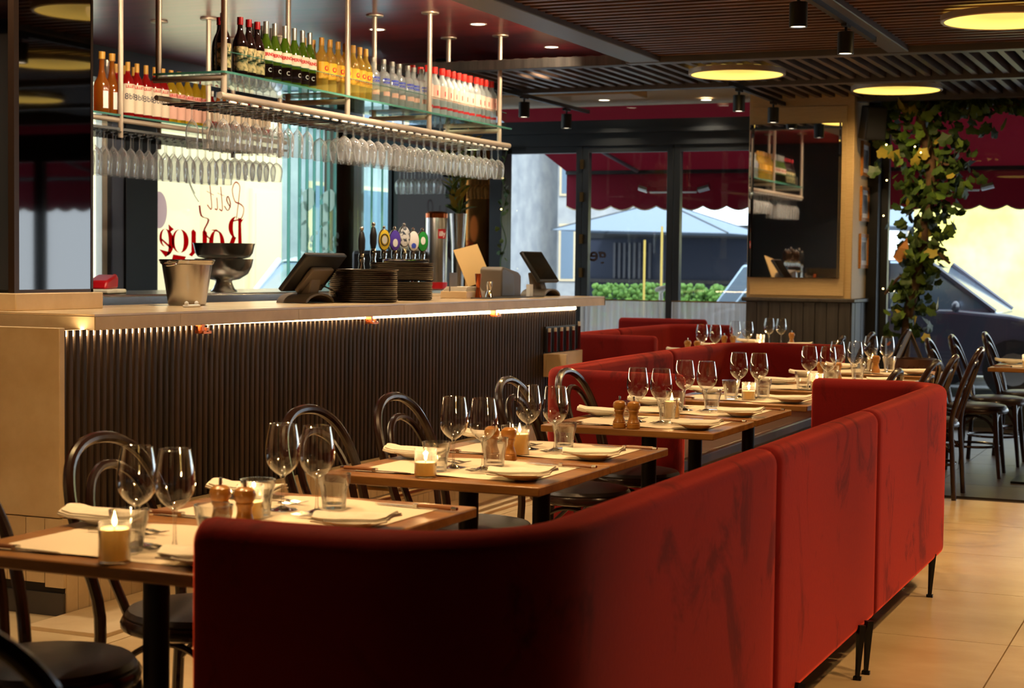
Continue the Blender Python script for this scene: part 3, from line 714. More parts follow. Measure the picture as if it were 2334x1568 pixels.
K['lillet_red'] = bottle_kind(.36, .044, PSH, 'b_red', (.84, 1.0, .37), 'cap_gold', [('lab_cream', .08, .60, 1.3)], (('LILLET', .024, .55, 'ink_red', 0, .001), ('8b8', .055, .37, 'ink_dark', 0, .0)))
K['lillet_white'] = bottle_kind(.36, .044, PSH, 'b_yel', (.84, 1.0, .37), 'cap_gold', [('lab_pink', .08, .56, 1.3)], (('LILLET', .024, .52, 'ink_red', 0, .001), ('8b8', .05, .36, 'ink_dark', 0, .0)))
K['decanter'] = bottle_kind(.39, .052, [(.9, 0), (1, .02), (1, .44), (.9, .50), (.5, .60), (.33, .72), (.30, .90)], 'b_amber', (.88, 1.0, .42), 'cap_gold', [('lab_white', .08, .36, .35)], ())
K['cordial'] = bottle_kind(.27, .036, PSH, 'b_amber', (.86, 1.0, .4), 'cap_silver', [('lab_cream', .2, .5, 1.0)], ())
K['cordial_red'] = bottle_kind(.27, .036, PSH, 'b_red', (.86, 1.0, .4), 'cap_silver', [('lab_cream', .2, .5, 1.0)], ())
ZB2 = 2.2975
for y, w_ in ((8.80, 'nearer'), (8.905, 'further')): place_bottle('decanter', 'spirit_bottle', w_+' amber decanter bottle beside the black mirror column on the rear shelf', (-6.66, y, ZB2), -.4, 'amber decanter bottles')
place_bottle('vodka', 'spirit_bottle', 'clear bottle behind the amber decanters on the rear shelf', (-6.80, 9.03, ZB2), -.4, None, 1.25)
for i, y in enumerate((9.10, 9.20, 9.30, 9.40, 9.49)): place_bottle('lillet_red', 'aperitif_bottle', ORD[i]+' red bottle with gold neck and cream LILLET label on the rear shelf', (-6.68, y, ZB2), -.42+rb.uniform(-.1, .1), 'red aperitif bottles on the rear shelf')
for i, y in enumerate((9.06, 9.16, 9.26, 9.36)): place_bottle('lillet_red', 'aperitif_bottle', ORD[i]+' red aperitif bottle in the back row of the rear shelf', (-6.82, y, ZB2), -.42, 'red aperitif bottles in the back row')
for i, y in enumerate((9.585, 9.68, 9.78, 9.88, 9.98)): place_bottle('lillet_white', 'aperitif_bottle', ORD[i]+' pale yellow aperitif bottle with pink label on the rear shelf', (-6.68, y, ZB2), -.42+rb.uniform(-.1, .1), 'yellow aperitif bottles on the rear shelf')
for i, y in enumerate((10.08, 10.16, 10.24, 10.32, 10.40, 10.48, 10.56, 10.64, 10.72, 10.80)):
    place_bottle('cordial' if i % 3 else 'cordial_red', 'cordial_bottle', '%s in the row of small cordial bottles, %s one, rear shelf end' % (ORD[i], 'amber' if i % 3 else 'red'), (-6.68, y, ZB2), -.42, 'cordial bottles')

# small rack of glasses put in for a reflection in the smoked mirror
wr = thing('reflection_rack', 'small glass rack put in for glasses reflected in the tall dark mirror', 'rack', (-7.15, 14.35, 2.26))
obj('rack_frame', MB().tube([(-.24, -.10, 0), (.24, -.10, 0)], .010, 8).tube([(-.24, .10, 0), (.24, .10, 0)], .010, 8).tube([(-.24, -.10, 0), (-.24, .10, 0)], .010, 8).tube([(.24, -.10, 0), (.24, .10, 0)], .010, 8), M['brushtube'], wr)
obj('hanger', MB().tube([(-.2, .0, 0), (-.2, 0, .64)], .008, 8).tube([(.2, .0, 0), (.2, 0, .64)], .008, 8), M['brushtube'], wr)
for k in range(6):
    obj('hanger_rod', MB().tube([(-.20+k*.08-.018, -.10, -.006), (-.20+k*.08-.018, .10, -.006)], .004, 5).tube([(-.20+k*.08+.018, -.10, -.006), (-.20+k*.08+.018, .10, -.006)], .004, 5), M['chrome'], wr)
    for j in range(2):
        stem_thing('hanging_wine_glass', '%s glass from the left in the rack standing in for the reflection, %s row' % (ORD[k], ('front', 'back')[j]), 'glass', HS, HB, (-7.15-.20+k*.08, 14.35-.05+.09*j, 2.257), (pi, 0, 0), 'glasses standing in for the mirror reflection')
# ================================================================== BANQUETTES
def poly(*segs):
    out = []
    for s in segs:
        if s[0] == 'p': out.append((s[1], s[2]))
        else:
            _, cx, cy_, r, a0, a1, n = s
            for i in range(n+1):
                a = radians(a0+(a1-a0)*i/n); out.append((cx+r*cos(a), cy_+r*sin(a)))
    return out
def resample(pts, step=.06):
    out = [pts[0]]
    for a, b in zip(pts[:-1], pts[1:]):
        d = math.hypot(b[0]-a[0], b[1]-a[1]); n = max(1, int(d/step))
        for i in range(1, n+1): out.append((a[0]+(b[0]-a[0])*i/n, a[1]+(b[1]-a[1])*i/n))
    return out
def rrect(hw, z0, z1, rt, rb_, n=5):
    P = []
    for cx, cz, r, a0 in ((hw-rt, z1-rt, rt, 0), (-hw+rt, z1-rt, rt, 90), (-hw+rb_, z0+rb_, rb_, 180), (hw-rb_, z0+rb_, rb_, 270)):
        for i in range(n+1):
            a = radians(a0+90*i/n); P.append((cx+r*cos(a), cz+r*sin(a)))
    return P
def sweep_back(pts, hw, z0, z1, rt=.042, rb_=.03, er=.024):
    pts = resample(pts)
    # cumulative, rounded ends
    P = [Vector((x, y, 0)) for x, y in pts]; m = len(P)
    secs = []
    T = []
    for i in range(m):
        t = (P[min(i+1, m-1)]-P[max(i-1, 0)]); T.append(t.normalized())
    for q in (90, 60, 30, 0):
        secs.append((P[0]+T[0]*(er-er*sin(radians(q))), T[0], er-er*cos(radians(q))))
    for i in range(1, m-1):
        if (P[i]-P[0]).length > er*1.2 and (P[i]-P[-1]).length > er*1.2: secs.append((P[i], T[i], 0))
    for q in (0, 30, 60, 90):
        secs.append((P[-1]-T[-1]*(er-er*sin(radians(q))), T[-1], er-er*cos(radians(q))))
    mb = MB(); nn = None; fs = []
    vs = []
    for c, t, ins in secs:
        nrm = Vector((t.y, -t.x, 0))
        L = rrect(hw-min(ins, hw*.7), z0+ins, z1-ins, max(rt-ins*.5, .006), max(rb_-ins*.5, .006))
        nn = len(L)
        for w, z in L: p = c+nrm*w; vs.append((p.x, p.y, z))
    for i in range(len(secs)-1):
        for k in range(nn):
            k2 = (k+1) % nn; fs.append((i*nn+k, i*nn+k2, (i+1)*nn+k2, (i+1)*nn+k))
    fs.append(tuple(range(nn))); fs.append(tuple(range((len(secs)-1)*nn, len(secs)*nn)))
    return mb.add(vs, fs)
def leg_mb(x, y, z1, dx=.0, dy=-.05):
    m = MB()
    return m.tube([(x-dx, y-dy, z1), (x, y, .012), (x, y, 0)], [.021, .0105, .0115], 4, flat=.75).box(x-.013, x+.013, y-.009, y+.009, 0, .012)
Z1 = .872
b1 = thing('banquette', 'long red velvet banquette whose bright back curves through the foreground', 'banquette', (0, 0, 0))
path1 = poly(('p', -1.803, 2.695), ('p', -1.50, 2.705), ('a', -1.46, 3.0, .29, -88, 0, 14), ('p', -1.168, 4.435))
obj('back_panel', sweep_back(path1, .05, .148, Z1), M['velvet'], b1, sharp=60)
obj('back_panel', sweep_back([(-1.167, 4.447), (-1.160, 5.790)], .05, .148, Z1), M['velvet'], b1, sharp=60)
path3 = poly(('p', -1.160, 5.802), ('p', -1.158, 7.16), ('a', -1.358, 7.24, .20, 0, 88, 8), ('p', -1.722, 7.42))
obj('back_panel', sweep_back(path3, .05, .148, Z1), M['velvet'], b1, sharp=60)
obj('seat', MB().box(-1.72, -1.215, 2.80, 7.37, .37, .455), M['leather'], b1, bevel=.02)
obj('seat_base', MB().box(-1.69, -1.215, 2.82, 7.35, .15, .37), M['wovengrey'], b1)
for x, y, dx, dy in ((-1.108, 5.50, -.005, .02), (-1.098, 5.59, -.005, .01), (-1.125, 7.04, -.005, .02), (-1.12, 4.30, -.02, .06), (-1.12, 4.60, -.02, .06), (-1.66, 2.78, 0, 0), (-1.66, 7.3, 0, 0), (-1.66, 5.0, 0, 0), (-1.13, 3.1, -.02, .0)):
    obj('leg', leg_mb(x, y, .18, dx, -dy), M['blackmetal'], b1)

b2 = thing('banquette', 'red velvet banquette wrapping round in the middle behind the table row', 'banquette', (0, 0, 0))
q1 = poly(('p', -2.30, 7.32), ('p', -2.78, 7.36), ('a', -2.78, 7.58, .22, 268, 180, 10), ('p', -3.045, 8.4), ('p', -3.065, 9.42))
obj('back_panel', sweep_back(q1, .05, .10, Z1), M['velvet'], b2, sharp=60)
q2 = poly(('p', -3.067, 9.432), ('p', -3.06, 10.3), ('a', -2.70, 10.42, .36, 178, 92, 10), ('p', -2.30, 10.76))
obj('back_panel', sweep_back(q2, .05, .10, Z1), M['velvet'], b2, sharp=60)
obj('seat', MB().box(-3.0, -2.385, 7.52, 10.72, .375, .445), M['leather'], b2, bevel=.015)
obj('seat_base', MB().box(-3.0, -2.40, 7.53, 10.70, .06, .375), M['wovengrey'], b2)
for x, y in ((-2.45, 7.45), (-2.98, 7.6), (-3.0, 9.3), (-2.4, 10.7)):
    obj('leg', leg_mb(x, y, .12), M['blackmetal'], b2)

b3 = thing('banquette', 'deep red velvet banquette at the far end beside the folding doors', 'banquette', (0, 0, 0))
obj('back_panel', sweep_back(poly(('p', -3.74, 11.26), ('p', -4.22, 11.30), ('a', -4.22, 11.52, .22, 268, 180, 8), ('p', -4.46, 12.40)), .05, .10, Z1), M['velvet'], b3, sharp=60)
obj('back_panel', sweep_back(poly(('p', -4.462, 12.412), ('p', -4.46, 13.5), ('a', -4.22, 13.62, .24, 178, 92, 8), ('p', -3.93, 13.87)), .05, .10, Z1), M['velvet'], b3, sharp=60)
obj('seat', MB().box(-4.40, -3.85, 11.36, 13.8, .375, .445), M['leather'], b3, bevel=.015)
obj('seat_base', MB().box(-4.40, -3.87, 11.37, 13.8, .0, .375), M['wovengrey'], b3)
b4 = thing('banquette', 'short red velvet banquette back directly against the sheer curtain', 'banquette', (0, 0, 0))
obj('back_panel', sweep_back([(-5.12, 14.35), (-4.30, 14.35)], .05, .08, .90), M['velvet'], b4, sharp=60)
obj('seat', MB().box(-5.08, -4.34, 13.92, 14.30, .375, .445), M['leather'], b4, bevel=.015)
obj('seat_base', MB().box(-5.06, -4.36, 13.95, 14.30, .0, .375), M['wovengrey'], b4)

# ================================================================== CHAIRS
def smooth_path(pts, n=6):
    """catmull-rom through pts"""
    P = [Vector(p) for p in pts]; out = []
    for i in range(len(P)-1):
        p0 = P[max(i-1, 0)]; p1 = P[i]; p2 = P[i+1]; p3 = P[min(i+2, len(P)-1)]
        for k in range(n):
            t = k/n; out.append(.5*((2*p1)+(-p0+p2)*t+(2*p0-5*p1+4*p2-p3)*t*t+(-p0+3*p1-3*p2+p3)*t**3))
    out.append(P[-1]); return out
def make_chair():
    t = thing('bentwood_chair', 'x', 'chair', (0, 0, 0), 0, None)
    oh = [(-.215, -.185, 0), (-.20, -.180, .25), (-.19, -.178, .46), (-.228, -.195, .62), (-.268, -.192, .74), (-.302, -.155, .83), (-.322, -.085, .879), (-.328, 0, .893),
          (-.322, .085, .879), (-.302, .155, .83), (-.268, .192, .74), (-.228, .195, .62), (-.19, .178, .46), (-.20, .180, .25), (-.215, .185, 0)]
    obj('outer_hoop', MB().tube(smooth_path(oh, 4), .0155, 10), M['bentwood'], t)
    ih = [(-.175, -.085, .455), (-.216, -.125, .60), (-.252, -.130, .70), (-.282, -.095, .78), (-.296, -.045, .815), (-.299, 0, .823),
          (-.296, .045, .815), (-.282, .095, .78), (-.252, .130, .70), (-.216, .125, .60), (-.175, .085, .455)]
    obj('inner_hoop', MB().tube(smooth_path(ih, 4), .0125, 8), M['bentwood'], t)
    n = 28
    obj('seat_ring', MB().lathe([(.198, .418), (.208, .424), (.210, .440), (.204, .452), (.190, .454), (.185, .42)], n), M['bentwood'], t)
    obj('seat_pad', MB().lathe([(.197, .448), (.199, .458), (.190, .470), (.150, .478), (.08, .481), (0.0005, .482)], n), M['leatherdk'], t)
    for s in (-1, 1):
        obj('front_leg', MB().tube([(.135, s*.135, .43), (.150, s*.150, .24), (.175, s*.172, 0)], [.019, .0165, .0125], 10), M['bentwood'], t)
        obj('brace', MB().tube(smooth_path([(.147, s*.147, .28), (.09, s*.150, .375), (.0, s*.155, .405), (-.09, s*.165, .375), (-.193, s*.178, .28)], 4), .0085, 7), M['bentwood'], t)
    obj('brace', MB().tube(smooth_path([(.147, -.147, .28), (.145, -.08, .38), (.145, 0, .405), (.145, .08, .38), (.147, .147, .28)], 4), .0085, 7), M['bentwood'], t)
    obj('stretcher_ring', MB().tube([(.172*cos(2*pi*k/24)-.02, .172*sin(2*pi*k/24), .20) for k in range(24)], .009, 7, closed=True), M['bentwood'], t)
    return t
ch0 = make_chair()
chairs = [
 ((-2.405, 2.98, 0), 0.05, 'bentwood chair at the nearest table, its dark leather seat showing at lower left'),
 ((-2.42, 3.62, 0), 0.0, 'bentwood chair at the second table, double hoop against the near bar slats'),
 ((-2.39, 4.62, 0), -.05, 'bentwood chair at the third table from the front, against the bar slats'),
 ((-2.39, 5.24, 0), 0.0, 'bentwood chair at the fourth table from the front, nearest the brass foot rail'),
 ((-2.39, 6.27, 0), 0.04, 'bentwood chair at the fifth table, under the hanging stone box'),
 ((-2.39, 6.92, 0), 0.0, 'bentwood chair at the sixth table, its hoop before the middle banquette end'),
 ((-1.74, 7.80, 0), pi, 'bentwood chair just peeping over the far wing of the front banquette'),
 ((-1.70, 8.66, 0), pi-.05, 'first of three bentwood chairs behind the bright banquette corner'),
 ((-1.70, 9.26, 0), pi+.03, 'second of three bentwood chairs behind the bright banquette corner'),
 ((-1.70, 10.27, 0), pi, 'large bentwood chair right of the banquette with full legs showing'),
 ((-1.555, 11.45, 0), 0.03, 'bentwood chair facing the right hand window table, nearest one'),
 ((-1.515, 12.20, 0), 0, 'bentwood chair facing the right hand window table, middle one'),
 ((-1.375, 12.88, 0), 0, 'bentwood chair facing the right hand window table, furthest one'),
 ((-2.78, 11.42, 0), pi+.1, 'bentwood chair hoop nearest of three before the dark wainscot pillar'),
 ((-2.74, 12.25, 0), pi, 'bentwood chair hoop in the middle before the dark wainscot pillar'),
 ((-2.62, 13.05, 0), pi, 'bentwood chair hoop tallest before the dark wainscot pillar'),
 ((-1.54, 2.0, 0), pi/2, 'blurred bentwood chair back at the very bottom left corner'),
]
for i, (loc, rz, lab) in enumerate(chairs):
    if i == 0: ch0.location = loc; ch0.rotation_euler = (0, 0, rz); ch0['label'] = lab; ch0['group'] = 'bentwood chairs'
    else: dup(ch0, loc, rz, lab, 'bentwood chairs')

# ================================================================== TABLES AND SETTINGS
TH = .745
table_proto = None
def make_table():
    t = thing('dining_table', 'x', 'table', (0, 0, 0))
    obj('table_top', MB().box(-.3475, .3475, -.288, .288, TH-.027, TH), M['oak'], t, bevel=.004)
    obj('column', MB().tube([(0, 0, .02), (0, 0, TH-.035)], .030, 16), M['blackmetal'], t)
    obj('top_plate', MB().box(-.12, .12, -.12, .12, TH-.036, TH-.028), M['blackmetal'], t)
    obj('foot_plate', MB().box(-.20, .20, -.20, .20, 0, .014), M['blackmetal'], t, bevel=.004)
    return t
tab0 = make_table()
# shared meshes
runner_me = MB()
nx = 16
vs = []; fs = []
for i in range(nx+1):
    x = -.282+.564*i/nx
    for j in range(9):
        y = -.215+.43*j/8
        z = .0008+.0011*(1+sin(9*x+5*y))*.5+.004*max(0, (abs(y)-.18)/.035)*max(0, sin(11*x+2))
        vs.append((x, y, z))
for i in range(nx):
    for j in range(8): a = i*9+j; fs.append((a, a+9, a+10, a+1))
runner_me = MB().add(vs, fs).mesh('paper_runner', M['paper'])
plate_me = MB().lathe([(.045, 0), (.047, .002), (.080, .016), (.0815, .0175), (.078, .0178), (.046, .006), (0.0005, .005)], 28).mesh('plate', M['china'])
def napkin_mb():
    m = MB(); r_ = random.Random(5)
    for L, (z, wx, wy, ox, oy, ph) in enumerate(((.0, .190, .112, 0, 0, .3), (.0042, .184, .106, .004, .002, .9), (.0084, .188, .102, -.002, 0, 1.6))):
        nx, ny = 14, 7; vs = []; fs = []
        for s in (0, 1):
            for i in range(nx+1):
                for j in range(ny+1):
                    u = i/nx-.5; v = j/ny-.5
                    zz = z+.0036*s+.0018*sin(5*u+.4)+.0016*cos(6*v)+.05*max(0, abs(u)-.34)*(1 if u > 0 else .3)+.014*(.25-v*v)*(1 if L == 2 else .8)
                    e = .004*(1-s)
                    vs.append((ox+u*wx*(1+.04*sin(6*v+ph)), oy+v*wy*(1+.05*sin(5*u+ph)), zz))
        q = (nx+1)*(ny+1)
        for i in range(nx):
            for j in range(ny):
                a = i*(ny+1)+j; fs.append((a, a+ny+1, a+ny+2, a+1)); fs.append((q+a, q+a+1, q+a+ny+2, q+a+ny+1))
        for i in range(nx):
            for j in (0, ny): a = i*(ny+1)+j; fs.append((a, a+ny+1, q+a+ny+1, q+a))
        for j in range(ny):
            for i in (0, nx): a = i*(ny+1)+j; fs.append((a, a+1, q+a+1, q+a))
        m.add(vs, fs)
    return m
napkin_me = napkin_mb().mesh('napkin', M['napkin'], True, 80)
def fork_mb():
    m = MB()
    m.add([(-.10, -.003, .001), (-.10, .003, .001), (-.02, .004, .006), (-.02, -.004, .006), (-.10, -.003, .003), (-.10, .003, .003), (-.02, .004, .008), (-.02, -.004, .008)], [(0,1,2,3),(4,5,6,7),(0,1,5,4),(1,2,6,5),(2,3,7,6),(3,0,4,7)])
    m.tube(smooth_path([(-.10, 0, .003), (-.04, 0, .006), (.02, 0, .010), (.035, 0, .009)], 3), [.004]*9+[.006], 6, flat=.4)
    m.box(.032, .046, -.010, .010, .006, .009)
    for k in range(4):
        y = -.0085+k*.00567
        m.tube([(.045, y, .0075), (.065, y, .004), (.088, y, .008)], [.0018, .0017, .0009], 5)
    return m
fork_me = fork_mb().mesh('fork', M['steel'])
knife_blade = MB().prism([(-.115, .001), (-.10, -.006), (-.03, -.008), (.0, -.007), (.0, .006), (-.08, .006)], .002, .0035).box(0, .012, -.008, .008, .0, .010).mesh('blade', M['steel'], False)
mk('knifewood', C(132,86,52), .35)
knife_handle = MB().tube(smooth_path([(.012, 0, .006), (.05, .001, .0065), (.085, 0, .006), (.112, -.002, .006)], 3), [.007, .0075, .008, .008, .0078, .0076, .0078, .0082, .0085, .008], 8, flat=.7).mesh('handle', M['knifewood'])
knife_end = MB().tube([(.110, -.002, .006), (.124, -.003, .006)], [.0085, .006], 8, flat=.7).mesh('bolster', M['steel'])
tum_prof = [(.029, 0), (.030, .003), (.0335, .040), (.0385, .062), (.0425, .085), (.0425, .088)]
def tumbler_mb():
    m = MB(); n = 40; vs = []; fs = []
    outer = [(.0285, .0), (.0300, .002), (.0318, .020), (.0340, .042), (.0372, .056), (.0405, .066), (.0428, .088)]
    for idx, (r, z) in enumerate(outer):
        fac = .06 if idx < 5 else (.03 if idx == 5 else 0)
        for k in range(n):
            a = 2*pi*k/n; rr = r*(1-fac*(1-abs(cos(a*5)))); vs.append((rr*cos(a), rr*sin(a), z))
    inner = [(.0412, .088), (.0385, .066), (.034, .050), (.0295, .012), (.0005, .010)]
    for r, z in inner:
        for k in range(n): a = 2*pi*k/n; vs.append((r*cos(a), r*sin(a), z))
    T_ = len(outer)+len(inner)
    for i in range(T_-1):
        for k in range(n): a = i*n+k; b = i*n+(k+1) % n; fs.append((a, b, b+n, a+n))
    fs.append(tuple(range(n-1, -1, -1)))
    return m.add(vs, fs)
tumbler_me = tumbler_mb().mesh('tumbler', M['tumglass'])
jar_me = MB().lathe([(.031, 0), (.0325, .003), (.0325, .082), (.0318, .084), (.0308, .082), (.0308, .006), (.0005, .005)], 28).mesh('jar', M['jar'])
def wax_me(h): return MB().lathe([(.0303, .006), (.0303, h), (.0285, h-.0015), (.012, h-.003), (.0005, h-.003)], 24).mesh('wax', M['wax'])
wax_full = wax_me(.070); wax_half = wax_me(.044)
wick_me = MB().tube([(0, 0, -.004), (0, 0, .008)], .0010, 5).mesh('wick', M['wick'])
flame_me = MB().lathe([(.0006, .004), (.0040, .009), (.0048, .014), (.0034, .022), (.0014, .030), (.0003, .036)], 12).mesh('flame', M['flame'])
mill_me = MB().lathe([(.0235, 0), (.0255, .002), (.0255, .018), (.0235, .020), (.0245, .023), (.0205, .032), (.0165, .047), (.0170, .058), (.0205, .064), (.0205, .068), (.0190, .070), (.0240, .078), (.0255, .088), (.0225, .098), (.0140, .104), (.0005, .106)], 24).mesh('body', M['millwood'])
mill_knob = MB().lathe([(.0042, .104), (.0042, .120), (.0036, .122), (.0005, .122)], 10).mesh('knob', M['steel'])

def at_t(t, dx, dy, dz=0): return (t[0]+dx, t[1]+dy, TH+dz)
def wine(t, dx, dy, lab, rz=0): return stem_thing('wine_glass', lab, 'glass', WS, WBW, at_t(t, dx, dy, .002), None, 'wine glasses on the tables')
def tumbler(t, dx, dy, lab): o = link('water_tumbler', tumbler_me, None, at_t(t, dx, dy, .002)); o.rotation_euler.z = random.random()*3; return tag(o, lab, 'glass', 'water tumblers')
def candle(t, dx, dy, lab, full=False):
    o = thing('candle_jar', lab, 'candle', at_t(t, dx, dy, .0005), 0, 'lit candle jars')
    link('jar', jar_me, o); h = .070 if full else .044
    link('wax', wax_full if full else wax_half, o); link('wick', wick_me, o, (0, 0, h)); link('flame', flame_me, o, (0, 0, h))
    d = bpy.data.lights.new('candle_light', 'POINT'); d.energy = .9; d.color = (1, .64, .28); d.shadow_soft_size = .008
    l = bpy.data.objects.new('candle_light', d); COL.objects.link(l); l.parent = o; l.location = (0, 0, h+.030)
    return o
def mill(t, dx, dy, lab):
    o = thing('pepper_mill', lab, 'mill', at_t(t, dx, dy, .0005), 0, 'wooden pepper mills'); link('body', mill_me, o); link('knob', mill_knob, o); return o
def napset(t, dx, dy, rz, where):
    p = link('side_plate', plate_me, None, at_t(t, dx, dy, .006), (0, 0, rz)); tag(p, 'white side plate, '+where, 'plate', 'side plates')
    n = link('folded_napkin', napkin_me, None, at_t(t, dx, dy, .0195), (0, 0, rz+.12)); tag(n, 'folded cream cloth napkin, '+where, 'napkin', 'folded napkins')
def forks(t, dx, dy, rz, where):
    for k, (o1, nm) in enumerate(((-.018, 'outer'), (.018, 'inner'))):
        f = link('fork', fork_me, None, at_t(t, dx, dy+o1, .003), (0, 0, rz+.06*(k-.5))); tag(f, '%s steel fork, %s' % (nm, where), 'fork', 'forks')
def knife(t, dx, dy, rz, where):
    o = thing('steak_knife', 'steel knife with brown handle, '+where, 'knife', at_t(t, dx, dy, .0025), rz, 'steak knives')
    link('blade', knife_blade, o); link('handle', knife_handle, o); link('bolster', knife_end, o); return o

ords = {1: 'nearest table', 2: 'second table from the front', 3: 'third table from the front', 4: 'fourth table from the front', 5: 'fifth table from the front', 6: 'sixth table from the front',
        7: 'seventh table from the front', 8: 'eighth table from the front', 9: 'ninth table from the front', 10: 'tenth table from the front', 11: 'near table of the far banquette', 12: 'middle table of the far banquette', 13: 'last table of the far banquette', 14: 'right hand window table'}
tables = {1: (-2.135, 3.013), 2: (-2.1, 3.567), 3: (-2.1, 4.557), 4: (-2.1, 5.137), 5: (-2.105, 6.268), 6: (-2.105, 6.888), 7: (-2.09, 7.69), 8: (-1.955, 8.55), 9: (-1.955, 9.22), 10: (-1.945, 10.1),
          11: (-3.375, 11.33), 12: (-3.38, 12.2), 13: (-3.36, 13.13), 14: (-1.08, 11.28)}
tlab = {1: 'nearest oak table at lower left with candle at its edge', 2: 'second oak table from the front, half behind the banquette end', 3: 'third oak table from the front with candle at its front edge', 4: 'fourth oak table from the front, joined behind the third',
        5: 'fifth oak table from the front with two pepper mills', 6: 'sixth oak table from the front, joined behind the fifth', 7: 'seventh oak table from the front, beside the banquette far wing', 8: 'eighth oak table from the front, behind the banquette wing',
        9: 'ninth oak table from the front with wooden mills', 10: 'tenth oak table from the front, last before the ivy', 11: 'oak table nearest at the far red banquette', 12: 'middle oak table at the far red banquette', 13: 'oak table at the far banquette beside the pillar', 14: 'oak table by the right hand window'}
for i, c in tables.items():
    if i == 1: tab0.location = (c[0], c[1], 0); tab0['label'] = tlab[1]; tab0['group'] = 'oak dining tables'; t_ = tab0
    else: t_ = dup(tab0, (c[0], c[1], 0), 0, tlab[i], 'oak dining tables')
    r = link('paper_runner', runner_me, None, (c[0], c[1]+.012, TH)); tag(r, 'white paper runner on the '+ords[i], 'paper', 'paper runners')
tab0.scale = (1, .915, 1)
for i, c in tables.items():
    w = ords[i]
    if i != 14:
        sx = .03 if i == 1 else 0
        wine(c, sx-.052, -.04 if i == 1 else 0, 'left wine glass of the pair on the '+w); wine(c, sx+.047, -.043 if i == 1 else -.003, 'right wine glass of the pair on the '+w)
    if i <= 10:
        tumbler(c, -.058 if i != 1 else .005, -.105, 'left water tumbler on the '+w)
        tumbler(c, .045 if i != 1 else .12, .086 if i != 1 else .04, 'right water tumbler on the '+w)
    napset(c, .245, -.165, .05, 'banquette side of the '+w); napset(c, -.265, .175, pi+.05, 'bar side of the '+w)
    if i <= 8 or i == 14:
        forks(c, .12, -.075, pi, 'banquette side of the '+w)
        knife(c, .22, .185, -.05, 'banquette side of the '+w); knife(c, -.205, -.205, pi-.03, 'bar side of the '+w)
    if i <= 6: forks(c, -.13, .08, 0, 'bar side of the '+w)
candle(tables[1], .055, -.222, 'lit candle in a full jar at the front edge of the nearest table', True)
candle(tables[2], -.045, -.16, 'lit candle just behind the two mills of the second table')
candle(tables[3], -.03, -.235, 'lit half burnt candle at the front edge of the third table')
candle(tables[4], -.01, -.17, 'lit candle beside the mills of the fourth table', True)
candle(tables[5], .022, .215, 'lit candle behind a tumbler on the fifth table', True)
candle(tables[7], .03, -.115, 'lit candle on the seventh table')
candle(tables[8], .02, -.13, 'lit candle on the eighth table beside the banquette wing')
candle(tables[10], -.06, .10, 'lit candle on the tenth table before the dark window post', True)
candle(tables[11], .02, .06, 'lit candle on the near table of the far banquette')
candle(tables[12], .14, .0, 'lit candle on the middle table of the far banquette')
candle(tables[13], -.12, .0, 'lit candle on the last table of the far banquette')
candle(tables[14], -.12, -.14, 'lit candle on the right hand window table')
mill(tables[1], .021, .218, 'left pepper mill of the pair beyond the nearest table'); mill(tables[1], .086, .218, 'right pepper mill of the pair beyond the nearest table')
mill(tables[3], -.045, .27, 'rear pepper mill beside the third table candle pair'); mill(tables[3], .016, .262, 'front pepper mill between the third and fourth tables')
mill(tables[5], -.033, -.262, 'left pepper mill at the front edge of the fifth table'); mill(tables[5], .024, -.262, 'right pepper mill at the front edge of the fifth table')
mill(tables[9], -.12, -.10, 'left pepper mill on the ninth table'); mill(tables[9], -.03, -.09, 'right pepper mill on the ninth table')
mill(tables[10], -.0, -.10, 'pepper mill between the glasses of the tenth table')
mill(tables[11], -.13, -.08, 'left pepper mill on the near far-banquette table'); mill(tables[11], -.06, -.08, 'right pepper mill on the near far-banquette table')
mill(tables[12], -.15, .05, 'left pepper mill on the middle far-banquette table'); mill(tables[12], -.08, .05, 'right pepper mill on the middle far-banquette table')
mill(tables[13], .12, .05, 'pepper mill on the last far-banquette table')
# round woven tub with a reserved card on the tenth table side
tb = thing('menu_tub', 'round dark brown ribbed tub behind the tenth table', 'tub', (-1.86, 10.75, 0))
obj('body', MB().lathe([(.15, .0), (.155, .02), (.145, .74), (.150, .80), (.140, .80), (.135, .76), (.0005, .75)], 28), M['leather'], tb)
for k in range(28):
    a = 2*pi*k/28; obj('rib', MB().tube([(.152*cos(a), .152*sin(a), .02), (.148*cos(a), .148*sin(a), .76)], .006, 5), M['leather'], tb)
cd_ = tag(obj('reserved_card', MB().prism([(-.075, 0), (0, .17), (.075, 0), (.068, 0), (0, .155), (-.068, 0)], -.05, .05, 'y'), M['greyplastic'], loc=(-1.88, 10.75, .803), rot=(0, 0, .4)), 'grey folded table tent standing on the round brown tub', 'card')
# ================================================================== CEILING LAMPS AND SPOTS
def dome_lamp(x, y, lab, power=70):
    t = thing('dome_lamp', lab, 'ceiling lamp', (x, y, 2.783), 0, 'golden dome lamps')
    dm = MB(); pr_ = []
    for k in range(9):
        a = radians(90*k/8); pr_.append((.335*cos(a)+.0005, .034*sin(a)))
    obj('dome', MB().lathe(pr_, 48, cap0=False, cap1=False), M['domeglow'], t)
    obj('rim', MB().lathe([(.335, -.003), (.350, -.006), (.356, .0), (.356, .034), (.342, .034), (.336, .004), (.335, -.003)], 48, cap0=False, cap1=False), M['brushtube'], t)
    spot('dome_spot', (x, y, 2.783+.012), (x, y, 0), power, 165, parent=t, color=(1, .66, .32), blend=.5, radius=.05)
    return t
dome_lamp(-3.405, 12.03, 'golden round dome lamp over the folding doors, leftmost in view', 30)
dome_lamp(-2.50, 13.447, 'golden round dome lamp in front of the cream pillar')
dome_lamp(-1.24, 9.91, 'large golden dome lamp cut by the top right corner')
dome_lamp(-3.117, 7.94, 'golden dome lamp seen only reflected at the top of the black mirror', 34)
